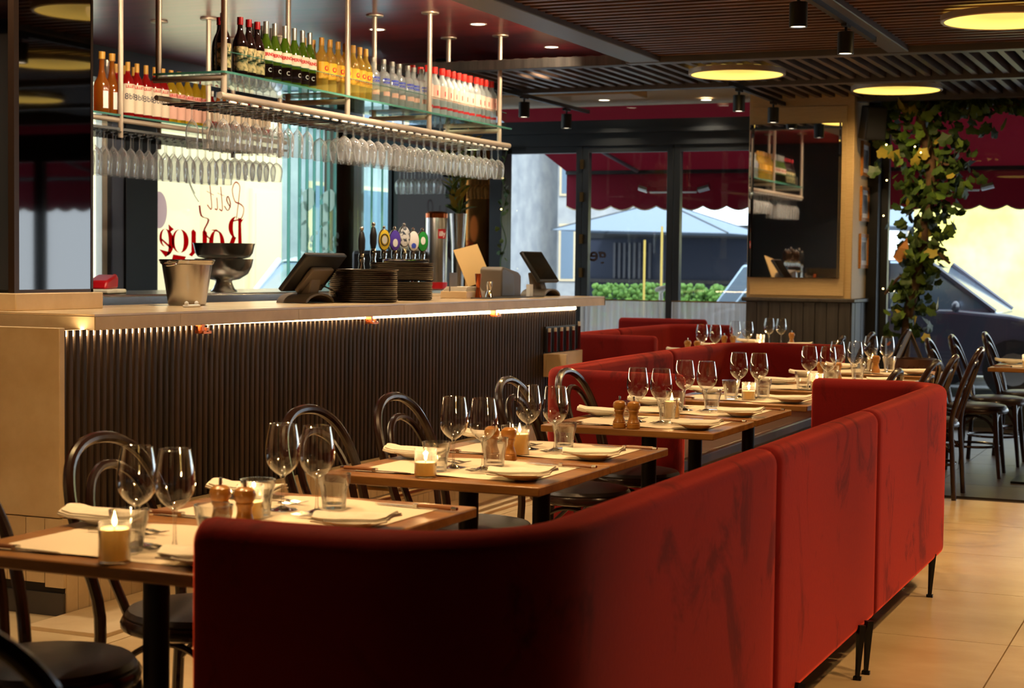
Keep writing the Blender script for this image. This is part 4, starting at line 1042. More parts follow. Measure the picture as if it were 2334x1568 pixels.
dome_lamp(-3.0, 3.85, 'golden dome lamp between the bar corner and the nearest table, out of view', 95)
dome_lamp(.75, 7.2, 'unseen golden dome lamp added for room light above the right hand aisle')  # this dome and the next are added out of frame for room light
dome_lamp(.75, 12.0, 'unseen golden dome lamp added for room light above the right hand window tables')

def track_spot(x, y, z, lab, tgt=None, power=120, angle=70, r=.047, h=.125, lit=True, group='black track spotlights', blend=.7):
    t = thing('track_spotlight', lab, 'spotlight', (x, y, z), 0, group)
    obj('housing', MB().lathe([(r*.93, 0), (r, .004), (r, h), (r*.9, h+.003), (.006, h+.004)], 24, cap0=False), M['blackpaint'], t)
    obj('stem', MB().tube([(0, 0, h), (0, 0, h+.05)], .009, 8), M['blackpaint'], t)
    obj('adapter', MB().box(-.016, .016, -.06, .06, h+.03, h+.05), M['blackpaint'], t)
    obj('lens', MB().lathe([(r*.90, .006), (.0005, .008)], 24, cap0=False, cap1=False), M['lens'] if lit else M['blackpaint'], t)
    if power: spot('spot_light', (x, y, z-.004), tgt or (x, y, 0), power, angle, parent=t, blend=blend)
    return t
def track(y0, y1, x, z, lab):
    t = thing('light_track', lab, 'track', (x, y0, z)); obj('rail', MB().box(-.018, .018, 0, y1-y0, 0, .03), M['blackpaint'], t)
    obj('end_cap', MB().box(-.02, .02, y1-y0, y1-y0+.012, -.002, .032), M['blackpaint'], t); return t
track(1.8, 10.45, -2.095, 2.77, 'black spotlight track under the steel channel over the tables')
track(12.55, 14.28, -3.60, 2.76, 'black spotlight track before the mirrored pillar')
track(12.3, 14.45, -5.50, 2.765, 'black spotlight track at the bar end of the folding doors')
track(2.5, 10.5, .35, 2.77, 'black spotlight track over the aisle, out of view')
SP = 95
track_spot(-2.095, 8.53, 2.60, 'lit black cylinder spotlight on the table track, nearer of two', (-2.1, 8.3, 0), SP*.75)
track_spot(-2.095, 9.67, 2.60, 'black cylinder spotlight on the table track, further of two', (-2.0, 9.6, 0), SP*.75)
for y, px in ((7.15, 'seventh'), (6.5, 'sixth'), (5.2, 'fourth'), (4.5, 'third'), (3.75, 'second'), (3.0, 'nearest')):
    track_spot(-2.095, y, 2.60, 'black spotlight above the %s table, above the picture' % px, (-2.1, y+.1, 0), SP*.72)
track_spot(-3.60, 12.79, 2.585, 'black cylinder spotlight left of the pillar, nearer of two', (-3.4, 12.6, 0), SP*.45)
track_spot(-3.60, 13.85, 2.585, 'black cylinder spotlight hanging before the pillar top', (-3.6, 14.1, 0), SP*.5)
track_spot(-5.50, 12.96, 2.60, 'black cylinder spotlight beside the hanging wine glasses, nearer of two', (-5.3, 12.2, 0), SP*.7)
track_spot(-5.50, 13.93, 2.585, 'black cylinder spotlight in front of the door header', (-5.2, 13.6, 0), SP*.7)
# wall-washing spots over the aisle light the outside of the banquette
for k_, y in enumerate((3.6, 4.9, 6.2, 7.5)):
    track_spot(.35, y, 2.60, ORD[k_]+' black spotlight of the aisle track, above the picture', (-1.0, y+.5, .15), 140, 58)
track_spot(.35, 9.4, 2.60, 'black aisle spotlight over the aisle end, above the picture', (-.6, 9.6, .0), 150, 80)
# row behind the bar
def downlight(x, y, z, lab, power=40, ang=110, tgt=None):
    t = thing('recessed_downlight', lab, 'downlight', (x, y, z), 0, 'recessed downlights')
    obj('ring', MB().lathe([(.052, -.002), (.060, -.005), (.062, 0), (.050, .0)], 24, cap0=False, cap1=False), M['brushtube'], t)
    obj('lens', MB().lathe([(.050, -.001), (.0005, -.0015)], 24, cap0=False, cap1=False), M['lens'], t)
    if power: spot('spot_light', (x, y, z-.01), tgt or (x, y, 0), power, ang, parent=t, color=(1, .80, .55))
    return t
downlight(-5.73, 10.77, 3.05, 'recessed ceiling light left of the far rack posts', 60)
downlight(-4.925, 10.76, 3.05, 'recessed ceiling light between the far rack posts', 60)
downlight(-4.894, 12.06, 3.05, 'recessed ceiling light in the pale reflecting part of the bar ceiling', 60)
downlight(-4.5, 7.2, 3.05, 'recessed ceiling light above the near half of the bar top', 170)
downlight(-4.5, 9.0, 3.05, 'recessed ceiling light above the far half of the bar top', 170)
downlight(-4.2, 8.0, 3.05, 'recessed ceiling light turned to the near bottles', 110, 100, (-5.3, 8.4, 2.3))
downlight(-4.2, 9.6, 3.05, 'recessed ceiling light turned to the golden bottles', 110, 100, (-5.3, 10.0, 2.3))
downlight(-4.2, 11.0, 3.05, 'recessed ceiling light turned to the red capped bottles', 100, 100, (-5.3, 11.0, 2.3))
downlight(-5.8, 8.4, 3.05, 'recessed ceiling light turned to the rear shelf', 90, 110, (-6.8, 9.3, 2.3))
downlight(-4.45, 5.2, 3.05, 'recessed ceiling light above the bar corner', 110)
downlight(-6.3, 2.3, 3.05, 'unseen recessed light added to wash the near partition, left', 120)  # both partition lights are added so the pillar mirror reflects a bright wall
downlight(-5.0, 2.3, 3.05, 'unseen recessed light added to wash the near partition, right', 120)
downlight(-5.4, 14.62, 2.90, 'recessed light in the beige ceiling, left one', 20)
downlight(-4.45, 14.72, 2.885, 'recessed light in the beige ceiling next to the pillar', 20)

# ================================================================== THINGS ON THE BAR
ib = thing('ice_bucket', 'brushed steel ice bucket standing on the bar top', 'bucket', (-4.63, 6.78, 1.1505))
obj('body', MB().lathe([(.085, 0), (.090, .004), (.120, .195), (.127, .200), (.131, .212), (.127, .218), (.124, .212), (.118, .196), (.088, .01), (.0005, .008)], 36), M['steelbr'], ib)
obj('rim', MB().tube([(.129*cos(2*pi*k/36), .129*sin(2*pi*k/36), .215) for k in range(36)], .005, 8, closed=True), M['chrome'], ib)
for s in (-1, 1):
    obj('handle', MB().tube(smooth_path([(-.03, s*.122, .205), (-.03, s*.150, .195), (0, s*.156, .19), (.03, s*.150, .195), (.03, s*.122, .205)], 4), .005, 6), M['chrome'], ib)
mk('bowlsteel', C(226,220,210), .2, metal=.92)
cb = thing('champagne_bowl', 'two polished footed punch bowls stacked on the back counter', 'bowl', (-6.0, 9.2, 1.169))
obj('foot', MB().lathe([(.085, 0), (.088, .006), (.070, .02), (.056, .05), (.052, .065), (.060, .075)], 32), M['bowlsteel'], cb)
obj('lower_bowl', MB().lathe([(.052, .07), (.10, .08), (.155, .115), (.180, .165), (.188, .205), (.190, .212), (.183, .205), (.150, .125), (.0005, .09)], 36), M['bowlsteel'], cb)
obj('upper_bowl', MB().lathe([(.120, .212), (.165, .222), (.185, .250), (.196, .300), (.201, .312), (.196, .312), (.180, .255), (.0005, .235)], 36), M['bowlsteel'], cb)
cl = thing('napkin_clip', 'small cream plastic clip on the bar edge before the bucket', 'clip', (-4.40, 6.48, 1.1505))
obj('clip_body', MB().box(-.02, .02, -.045, .045, 0, .012), M['white'], cl, bevel=.004)
for s in (-1, 1): obj('clip_knob', MB().sphere((0, s*.04, .018), .010), M['white'], cl)
sc_ = thing('ice_scoop', 'red plastic scoop lying on a white cloth on the back counter', 'scoop', (-5.98, 7.93, 1.169), .3)
obj('cloth', MB().box(-.08, .08, -.16, .15, 0, .028), M['napkin'], sc_, bevel=.01)
obj('scoop_body', MB().prism([(-.15, .03), (.06, .03), (.07, .095), (.04, .11), (-.12, .075)], -.06, .06, 'x'), M['redplastic'], sc_, bevel=.012)
obj('scoop_handle', MB().tube([(0, .06, .06), (0, .10, .075), (0, .17, .10)], [.014, .013, .015], 10), M['redplastic'], sc_)

def pos_base(t):
    P_ = []
    for k in range(13):
        a = pi*k/12; P_.append((.15*cos(a), .052*sin(a)))
    Q = [(p[0]*.90, max(p[1]-.012, 0)) for p in reversed(P_)]
    obj('arched_base', MB().prism(P_+Q, -.09, .09, 'x'), M['greyplastic'], t, bevel=.003)
p1 = thing('till_screen', 'till monitor seen from behind, dark and tilted, at the middle of the bar', 'till', (-4.50, 7.68, 1.1505))
pos_base(p1)
obj('neck', MB().prism([(-.03, .04), (.05, .04), (.07, .16), (.02, .17), (-.01, .10)], -.05, .05, 'y'), M['greyplastic'], p1, bevel=.008)
s1 = obj('monitor', MB().box(-.014, .014, -.21, .21, -.125, .125), M['blackplastic'], p1, (.045, 0, .162), (0, radians(40), 0), bevel=.008)
obj('display', MB().box(-.016, -.0142, -.19, .19, -.10, .10), M['screen'], s1)
obj('rear_cover', MB().box(.014, .04, -.10, .12, -.11, .05), M['greyplastic'], s1, bevel=.008)
obj('cable', MB().tube(smooth_path([(.03, .08, .10), (.08, .16, .06), (.06, .22, .02), (.0, .2, .004)], 5), .004, 6), M['blackplastic'], p1)
p2 = thing('till_screen', 'till monitor facing the room at the far end of the bar', 'till', (-4.42, 10.75, 1.1505))
pos_base(p2)
obj('neck', MB().prism([(.03, .04), (-.06, .04), (-.08, .16), (-.02, .17), (.01, .10)], -.05, .05, 'y'), M['greyplastic'], p2, bevel=.008)
s2_ = obj('monitor', MB().box(-.014, .014, -.18, .18, -.125, .125), M['blackplastic'], p2, (-.02, .02, .200), (0, radians(-34), 0), bevel=.008)
obj('display', MB().box(.0142, .016, -.165, .165, -.11, .11), M['screen'], s2_)
tray_me = MB().lathe([(.150, 0), (.178, .004), (.185, .010), (.187, .016), (.182, .016), (.172, .008), (.0005, .004)], 36).mesh('serving_tray', M['tray'])
for k in range(15):
    o = link('serving_tray', tray_me, None, (-4.36+random.uniform(-.002, .002), 8.06, 1.1505+k*.0108)); tag(o, ORD[k]+' round dark tray from the bottom of the near stack', 'tray', 'trays in the near stack')
o = link('serving_tray', tray_me, None, (-4.36, 8.05, 1.1505+15*.0108+.002)); o.scale = (1.06, 1.06, 1); tag(o, 'wider round tray on top of the near tray stack', 'tray')
for k in range(18):
    o = link('serving_tray', tray_me, None, (-4.47+random.uniform(-.002, .002), 8.72+(.012 if k > 8 else 0), 1.1505+k*.0112+(.012 if k > 8 else 0))); tag(o, ORD[k]+' round dark tray from the bottom of the taller stack behind', 'tray', 'trays in the taller stack')
# beer taps
bt_ = thing('beer_font', 'chrome beer font with seven tap handles and coloured badges', 'beer taps', (-4.72, 9.0, 1.1505))
obj('tower', MB().tube([(0, -.30, 0), (0, -.30, .20)], .017, 12).tube([(0, 0, 0), (0, 0, .19)], .03, 14).tube([(0, .40, 0), (0, .40, .19)], .03, 14), M['chrome'], bt_)
obj('crossbar', MB().tube([(0, -.08, .205), (0, .52, .205)], .040, 16), M['chrome'], bt_)
hy = [-.30, -.155, -.02, .12, .247, .37, .50]
cols_ = [None, None, (C(226,196,60), C(20,20,20)), (C(90,70,180), C(240,240,240)), (C(230,232,236), C(70,80,96)), (C(244,240,240), C(60,80,190)), (C(40,140,60), C(236,240,236))]
for i, (yy, cc) in enumerate(zip(hy, cols_)):
    z0 = .19 if i else .16
    h_ = obj('tap_handle', MB().lathe([(.016, 0), (.020, .02), (.015, .05), (.020, .075), (.017, .10), (.012, .115)], 16, (0, yy, z0)), M['chrome'], bt_)
    if cc is None:
        obj('grip', MB().lathe([(.012, 0), (.021, .04), (.022, .09), (.014, .13), (.008, .14)], 16, (0, yy, z0+.10)), M['blackplastic'], h_)
        obj('finial', MB().sphere((0, yy, z0+.255), .013).sphere((0, yy, z0+.240), .009), M['chrome'], h_)
    else:
        mk('badge%d' % i, cc[0], .25, base2=cc[1] if i in (4,) else None, nscale=60, lo=.5, hi=.55, rnd=False); mk('badgeink%d' % i, cc[1], .3)
        zc = z0+.165+(.025 if i == 4 else 0)
        R_ = Matrix.Translation((0, yy, zc)) @ Matrix.Rotation(radians(-52), 4, 'Z') @ Matrix.Rotation(radians(90), 4, 'Y')
        sx, sy = .066, .036
        b_ = MB().lathe([(1, -.02), (1.02, 0), (1, .018), (.94, .022)], 28); b_.v = [(a*sx, b*sy, c_) for a, b, c_ in b_.v]; b_.xf(R_)
        bd = obj('badge_body', b_, M['bentwood'], h_)
        f_ = MB().lathe([(.92, .0225), (.6, .026), (.0005, .0275)], 28, cap0=False); f_.v = [(a*sx, b*sy, c_) for a, b, c_ in f_.v]; f_.xf(R_)
        obj('badge_face', f_, M['badge%d' % i], bd)
        if i in (2, 3, 5, 6):
            g_ = MB().lathe([(.42, .0285), (.0005, .029)], 20, cap0=False, cap1=False)
            ox = {2: 0, 3: -.25, 5: -.45, 6: .05}[i]
            g_.v = [((a*(.9 if i != 5 else .6)-ox)*sx, b*sy, c_) for a, b, c_ in g_.v]; g_.xf(R_); obj('badge_mark', g_, M['badgeink%d' % i] if i != 2 else M['white'], bd)
        if i == 2:
            g_ = MB().tube([(.52*cos(2*pi*k/28)*sx, .62*sin(2*pi*k/28)*sy, .0285) for k in range(28)], .003, 5, closed=True); g_.xf(R_); obj('badge_ring', g_, M['badgeink2'], bd)
        obj('finial', MB().sphere((0, yy, zc+.075), .010), M['chrome'], h_)
# caddy, jiggers, printer
cad = thing('paper_caddy', 'low wooden caddy holding folded cream papers on the bar', 'caddy', (-4.46, 9.55, 1.1505))
obj('caddy_box', MB().box(-.09, .09, -.13, .15, 0, .045), M['stone'], cad, bevel=.003)
for k in range(4): obj('paper_sheet', MB().box(-.08+.006*k, .08, -.12, .13-.01*k, .046+k*.007, .052+k*.007), M['napkin'], cad, rot=(0, 0, .02*k))
obj('card', MB().box(-.03, -.027, -.13, -.02, .04, .16), M['greyplastic'], cad)
def jigger(loc, h, lab, mat):
    t = thing('jigger', lab, 'jigger', loc, 0, 'bar jiggers')
    obj('lower_cup', MB().lathe([(.026, 0), (.0255, .002), (.012, h*.42)], 24), M[mat], t)
    obj('upper_cup', MB().lathe([(.012, h*.42), (.019, h*.75), (.021, h), (.019, h), (.0005, h*.5)], 24), M[mat], t)
jigger((-4.36, 9.55+.02, 1.156), .150, 'tall copper jigger on the black mat', 'copper')
jigger((-4.36, 9.74, 1.156), .100, 'short steel jigger beside the copper one', 'chrome')
tag(obj('bar_mat', MB().box(-.10, .10, -.20, .75, 0, .005), M['blackplastic'], loc=(-4.36, 9.68, 1.1505), bevel=.002), 'thin black rubber mat at the far end of the bar', 'mat')
pr1 = thing('receipt_printer', 'dark grey receipt printer behind the jiggers', 'printer', (-4.52, 10.28, 1.1505))
obj('case', MB().prism([(-.16, 0), (.17, 0), (.17, .14), (.12, .165), (-.13, .20), (-.16, .18)], -.08, .08, 'x'), M['greyplastic'], pr1, bevel=.008)
obj('side_panel', MB().prism([(-.15, .01), (.05, .01), (.03, .15), (-.12, .185), (-.15, .17)], .0805, .083, 'x'), M['bluegrey'], pr1)
obj('paper_slot', MB().box(-.04, .04, .03, .12, .158, .170), M['blackplastic'], pr1)
mk('kraft', C(214,176,116), .7)
tag(obj('menu_sheet', MB().box(-.002, .002, -.21, .21, -.13, .13), M['kraft'], loc=(-4.68, 10.18, 1.36), rot=(.12, radians(-22), 0), bevel=.001), 'cream menu card leaning on the receipt printer', 'menu')
tag(obj('price_tent', MB().box(-.012, .012, -.03, .03, 0, .085), M['white'], loc=(-4.34, 10.36, 1.1505)), 'small white card with red marks before the far till', 'card')

# back bar things
tin = thing('coffee_tin', 'tall silver coffee tin with red square illy mark on the back counter', 'tin', (-5.90, 12.13, 1.169), -.55)
obj('can', MB().lathe([(.088, .04), (.088, .56), (.084, .575)], 36), M['steelbr'], tin)
obj('lid', MB().lathe([(.090, .565), (.090, .60), (.070, .615), (.0005, .62)], 32), M['copper'], tin)
obj('red_base', MB().lathe([(.0895, .0), (.0895, .05)], 32), M['redplastic'], tin)
obj('red_mark', band(.0888, .40, .475, -.42, .42), M['red'], tin)
obj('lettering', text_mb('illy', .055, wrap(.0896, .437), .001), M['ink_white'], tin, smooth=False)
em = thing('espresso_machine', 'black espresso machine behind the beer taps', 'coffee machine', (-6.30, 12.0, 1.169))
obj('body', MB().box(-.28, .28, -.05, .55, 0, .30), M['blackplastic'], em, bevel=.03)
obj('front_panel', MB().box(.281, .30, -.02, .52, .06, .24), M['steelbr'], em, bevel=.01)
for i in range(7):
    o = link('coffee_cup', MB().lathe([(.022, 0), (.038, .03), (.042, .06), (.039, .06), (.0005, .01)], 18).mesh('coffee_cup', M['china']), None, (-6.15+.07*(i % 2), 12.06+i*.065, 1.470)); tag(o, ORD[i]+' white cup along the top of the espresso machine', 'cup', 'cups on the espresso machine')
vs_ = thing('flower_vase', 'steel vase with lilies behind the coffee tin', 'vase', (-6.0, 12.75, 1.169))
obj('vase', MB().lathe([(.05, 0), (.055, .35), (.075, .62), (.070, .62), (.0005, .55)], 24), M['steel'], vs_)
mk('leafg', C(70,104,36), .5, base2=C(112,136,52), nscale=4); mk('leafy', C(164,150,62), .5); mk('leafd', C(44,70,30), .5, base2=C(74,96,40), nscale=5)
lance = MB()
pts = [(0, 0, 0), (.012, .03, .006), (.016, .07, .010), (.010, .12, .006), (0, .16, -.006), (-.010, .12, .006), (-.016, .07, .010), (-.012, .03, .006)]
lance.add(pts+[(p[0], p[1], p[2]-.0015) for p in pts], [tuple(range(8)), tuple(range(15, 7, -1))]+[(i, (i+1) % 8, 8+(i+1) % 8, 8+i) for i in range(8)])
lm = [lance.mesh('leaf', M[m_]) for m_ in ('leafg', 'leafd', 'leafy')]
rl = random.Random(21)
for k in range(110):
    a = rl.uniform(0, 2*pi); e = rl.uniform(.2, 1.4); h = rl.uniform(.0, .62)
    o = link('leaf', lm[k % 3 if k % 5 else 2], vs_, (.10*cos(a)*h*1.8, .12*sin(a)*h*1.8, .60+h), (e, rl.uniform(-.4, .4), a)); s_ = rl.uniform(.7, 1.25); o.scale = (s_*1.3, s_, s_)
for k in range(7):
    a = k*2*pi/7; obj('flower_stem', MB().tube(smooth_path([(0, 0, .5), (.06*cos(a), .06*sin(a), .85), (.16*cos(a), .18*sin(a), 1.18)], 3), .006, 5), M['leafg'], vs_)

# hanging loudspeakers and pillar speaker
def speaker(loc, rz, lab, tilt=.2, s=1):
    t = thing('loudspeaker', lab, 'loudspeaker', loc, rz)
    obj('cabinet', MB().prism([(-.095*s, -.14*s), (.095*s, -.14*s), (.085*s, .14*s), (-.085*s, .14*s)], -.075*s, .075*s, 'y'), M['blackplastic'], t, rot=(tilt, 0, 0), bevel=.008)
    obj('grille', MB().box(-.08*s, .08*s, -.082*s, -.076*s, -.12*s, .12*s), M['blackpaint'], t, rot=(tilt, 0, 0))
    obj('bracket', MB().tube([(0, .06*s, 0), (0, .16*s, .06*s)], .012, 6), M['blackmetal'], t)
    return t
speaker((-2.84, 14.25, 2.60), radians(35), 'black wall loudspeaker at the top right of the pillar', .18)
speaker((-5.95, 12.35, 2.92), radians(20), 'left black loudspeaker hung from the bar ceiling', .2, .8)
speaker((-5.62, 12.45, 2.90), radians(10), 'right black loudspeaker hung from the bar ceiling', .3, .8)
mk('photo', C(150,146,140), .5, base2=C(80,78,76), nscale=8, rnd=True)
for k, (z0, z1) in enumerate(((2.17, 2.47), (1.78, 2.08), (1.37, 1.67))):
    t = thing('picture_frame', ('top', 'middle', 'bottom')[k]+' small wooden picture frame on the side of the pillar', 'picture', (-2.985, 14.48, z0), 0, 'pillar pictures')
    h = z1-z0
    obj('frame', MB().box(.0, .02, 0, .34, 0, .03).box(0, .02, 0, .34, h-.03, h).box(0, .02, 0, .03, .03, h-.03).box(0, .02, .31, .34, .03, h-.03), M['millwood'], t)
    obj('mount', MB().box(.0, .008, .03, .31, .03, h-.03), M['white'], t); obj('print', MB().box(.008, .010, .08, .26, .07, h-.07), M['photo'], t)

# ---- curtains
def curtain(x0, x1, lab):
    vs = []; fs = []; n = int((x1-x0)/.012)
    for i in range(n+1):
        x = x0+(x1-x0)*i/n; y = 14.88+.018*sin(x*95)+.010*sin(x*41+1)
        vs += [(x, y, .08), (x, y+.002, 1.04)]
    for i in range(n): fs.append((2*i, 2*i+2, 2*i+3, 2*i+1))
    t = thing('cafe_curtain', lab, 'curtain', (0, 0, 0)); obj('sheer', MB().add(vs, fs), M['curtain'], t, sharp=0)
    obj('curtain_rod', MB().tube([(x0, 14.88, 1.045), (x1, 14.88, 1.045)], .006, 6), M['brass'], t)
curtain(-6.5, -5.76, 'white sheer half curtain on the leftmost door leaf'); curtain(-5.70, -4.86, 'white sheer half curtain on the middle door leaf'); curtain(-4.80, -3.95, 'white sheer half curtain beside the pillar')

# ---- garland with fairy lights on the black post
ga = thing('fairy_garland', 'thin garland with tiny lights on the black post', 'garland', (0, 0, 0))
obj('vine', MB().tube(smooth_path([(-6.50+.03*sin(k*1.3), 14.84, 1.05+k*.09) for k in range(17)], 3), .006, 5), M['leafd'], ga)
ivy_pts = [(0, -.26), (.20, -.34), (.40, -.22), (.40, .02), (.46, .16), (.26, .24), (.0, .54), (-.26, .24), (-.46, .16), (-.40, .02), (-.40, -.22), (-.20, -.34)]
iv = MB(); iv.add([(x*.11, y*.11, .012*(abs(x)*1.6-.3)) for x, y in ivy_pts]+[(0, 0, .006)]+[(x*.11, y*.11, .012*(abs(x)*1.6-.3)-.0012) for x, y in ivy_pts]+[(0, 0, .0048)],
   [(i, (i+1) % 12, 12) for i in range(12)]+[(13+(i+1) % 12, 13+i, 25) for i in range(12)]+[(i, 13+i, 13+(i+1) % 12, (i+1) % 12) for i in range(12)])
im_ = [iv.mesh('leaf', M[m_], False) for m_ in ('leafd', 'leafg', 'leafy')]
for k in range(36):
    o = link('leaf', im_[0 if k % 4 else 1], ga, (-6.50+rl.uniform(-.05, .05), 14.83+rl.uniform(-.03, .01), rl.uniform(1.05, 2.5)), (rl.uniform(.6, 2), rl.uniform(-.6, .6), rl.uniform(-3, 3))); o.scale = (.55,)*3
for z in (1.12, 1.24, 1.33, 1.9, 2.2): obj('fairy_light', MB().sphere((-6.50+rl.uniform(-.02, .02), 14.80, z), .007, 8, 6), M['bulb'], ga)
# ---- ivy
ivy = thing('climbing_ivy', 'climbing ivy on a gnarled trunk in front of the right window', 'ivy', (0, 0, 0))
trunk = [(-2.58, 14.45, .35), (-2.56, 14.46, .80), (-2.52, 14.45, 1.1), (-2.46, 14.46, 1.4), (-2.42, 14.45, 1.75), (-2.38, 14.46, 2.05), (-2.40, 14.45, 2.35), (-2.48, 14.44, 2.6), (-2.40, 14.42, 2.78)]
mk('bark', C(96,70,46), .8, base2=C(60,42,28), nscale=14, bump=.5, bscale=30); mk('deadleaf', C(196,140,80), .7)
obj('trunk', MB().tube(smooth_path(trunk, 4), .045, 9), M['bark'], ivy, sharp=0)
for br in ([(-2.40, 14.45, 2.35), (-2.25, 14.42, 2.25), (-2.18, 14.40, 2.30)], [(-2.40, 14.42, 2.74), (-2.1, 14.40, 2.72), (-1.6, 14.40, 2.74), (-1.2, 14.4, 2.76)], [(-2.46, 14.46, 1.4), (-2.62, 14.42, 1.3), (-2.74, 14.42, 1.15)], [(-2.43, 14.45, 1.6), (-2.3, 14.42, 1.5), (-2.2, 14.42, 1.42)], [(-2.44, 14.45, 2.5), (-2.6, 14.42, 2.6), (-2.75, 14.40, 2.55)]):
    obj('branch', MB().tube(smooth_path(br, 4), .012, 6), M['bark'], ivy)
def near_trunk(z):
    for a, b in zip(trunk[:-1], trunk[1:]):
        if a[2] <= z <= b[2]: t = (z-a[2])/(b[2]-a[2]); return a[0]+(b[0]-a[0])*t
    return -2.5
for k in range(285):
    if k < 200:
        z = .75+2.05*(rl.random()**.8); w_ = .09+.17*max(0, (z-1.5)/1.2); x = near_trunk(z)+rl.gauss(0, w_); x = max(x, -2.84); y = 14.40+rl.uniform(-.10, .12)
    else:
        x = -2.75+1.75*rl.random(); z = 2.76-abs(rl.gauss(0, .06)); y = 14.38+rl.uniform(-.10, .10)
    o = link('leaf', im_[2 if rl.random() < .09 else (1 if rl.random() < .42 else 0)], ivy, (x, y, z), (rl.uniform(.5, 2.4), rl.uniform(-.7, .7), rl.uniform(-1.6, 1.6)))
    s_ = rl.uniform(.8, 1.3); o.scale = (s_,)*3
extra = MB()
for k in range(680):
    if k < 470:
        z = .75+2.05*(rl.random()**.75); w_ = .09+.17*max(0, (z-1.5)/1.2); x = max(near_trunk(z)+rl.gauss(0, w_), -2.84); y = 14.46+rl.uniform(-.06, .12)
    else:
        x = -2.75+1.75*rl.random(); z = 2.77-abs(rl.gauss(0, .05)); y = 14.42+rl.uniform(-.06, .10)
    st_ = len(extra.v); extra.add(iv.v, iv.f); s_ = rl.uniform(.7, 1.15)
    extra.xf(Matrix.Translation((x, y, z)) @ Matrix.Rotation(rl.uniform(-1.6, 1.6), 4, 'Z') @ Matrix.Rotation(rl.uniform(.5, 2.4), 4, 'X') @ Matrix.Scale(s_, 4), st_)
ex_ = obj('foliage', extra, M['leafd'], ivy, smooth=False); ex_['kind'] = 'stuff'
for x, z in ((-2.74, 2.42), (-2.73, 2.12), (-2.75, 1.82), (-2.74, 1.2), (-2.5, 2.4), (-2.45, 2.35)): obj('fairy_light', MB().sphere((x, 14.33, z), .007, 8, 6), M['bulb'], ivy)
obj('dead_leaf', MB().add([(0, 0, 0), (.05, .02, .05), (.04, 0, .14), (0, .03, .22), (-.05, 0, .12), (-.06, .02, .03)]+[(0, .01, 0), (.05, .03, .05), (.04, .01, .14), (0, .04, .22), (-.05, .01, .12), (-.06, .03, .03)], [(0,1,2,3,4,5), (11,10,9,8,7,6)]+[(i, (i+1) % 6, 6+(i+1) % 6, 6+i) for i in range(6)]), M['deadleaf'], ivy, (-2.62, 14.36, 1.42), (.2, .3, .3), smooth=False)
# ================================================================== LETTERING ON THE BAR WINDOW (reads from the street)
cloth('film_red', C(206,24,50), .75); cloth('film_rose', C(196,160,150), .6); mk('film_dark', C(60,44,40), .6)
def cres(cx, cz, rx, rz, thick, side):
    """crescent stroke, side -1 left, +1 right"""
    o_ = []; i_ = []
    for k in range(15):
        a = radians(-90+180*k/14); o_.append((cx+side*rx*cos(a), cz+rz*sin(a))); i_.append((cx+side*(rx-thick)*cos(a)-0, cz+rz*.97*sin(a)))
    return o_+i_[::-1]
def glyph(parts, name, u0):
    """parts: polygons in letter units (u to the right as read from the street)"""
    m = MB()
    for p_ in parts: m.prism([(13.02-(u0+u), 1.42+.82*z) for u, z in p_], -8.2955, -8.2945, 'x')
    return obj(name, m, M['film_red'], w1, smooth=False)
H = .27
glyph([[(0, .0), (.07, .03), (.07, .42), (.0, .40), (-.03, .42), (.02, .36)], cres(.10, .31, .13, .12, .075, 1), [(.07, .40), (.16, .43), (.10, .41)], [(.10, .20), (.17, .21), (.27, .03), (.33, .0), (.24, -.02), (.17, .06)]], 'letter_r', 0)
glyph([cres(.14, .125, .12, .14, .07, -1), cres(.16, .125, .11, .14, .07, 1), [(.08, .24), (.24, .27), (.15, .28)]], 'letter_o', .27)
glyph([[(.02, .24), (.06, .27), (.09, .25), (.09, .04), (.14, .0), (.10, -.02), (.02, .04)], [(.19, .24), (.23, .27), (.26, .25), (.26, .03), (.30, .0), (.25, -.02), (.19, .03)], [(.09, .05), (.13, .02), (.19, .08), (.19, .10)]], 'letter_u', .55)
glyph([cres(.13, .14, .12, .12, .075, -1), cres(.15, .14, .11, .12, .04, 1), [(.23, .26), (.31, .31), (.30, .22)], [(.05, -.02), (.24, .0), (.26, -.06), (.20, -.16), (.05, -.14), (.08, -.08)]], 'letter_g', .84)
glyph([cres(.13, .12, .12, .14, .075, -1), cres(.14, .17, .08, .09, .035, 1), [(.05, .05), (.20, .15), (.20, .17), (.05, .08)], [(.05, .02), (.22, .05), (.13, -.03)]], 'letter_e', 1.06)
def script(pts, nm, r=.007, mat='film_red'):
    obj(nm, MB().tube(smooth_path([(-8.294, 13.02-u, z-.17) for u, z in pts], 4), r, 5, flat=.3), M[mat], w1)
script([(.10, 1.92), (.06, 2.12), (.05, 2.22), (.12, 2.25), (.17, 2.18), (.13, 2.08), (.05, 2.06), (-.02, 2.02), (.02, 1.93), (.16, 1.90)], 'letter_p')
script([(.20, 2.02), (.26, 2.08), (.24, 2.12), (.20, 2.05), (.24, 1.99), (.30, 2.03)], 'letter_e')
script([(.36, 2.20), (.33, 2.0), (.38, 2.0)], 'letter_t'); script([(.30, 2.12), (.41, 2.14)], 'cross_stroke', .005)
script([(.42, 2.10), (.41, 2.0), (.45, 2.0)], 'letter_i'); script([(.53, 2.20), (.50, 2.0), (.57, 2.03)], 'letter_t'); script([(.47, 2.12), (.58, 2.15)], 'cross_stroke', .005)
script([(.50, 1.72), (.56, 1.75), (.62, 1.80), (.55, 1.90), (.66, 1.93), (.69, 2.02)], 'swirl', .010)
script([(.70, 2.05), (.78, 2.12), (.90, 2.28), (.93, 2.36), (.88, 2.36), (.84, 2.22), (.76, 2.12)], 'glass_doodle', .004, 'film_dark')
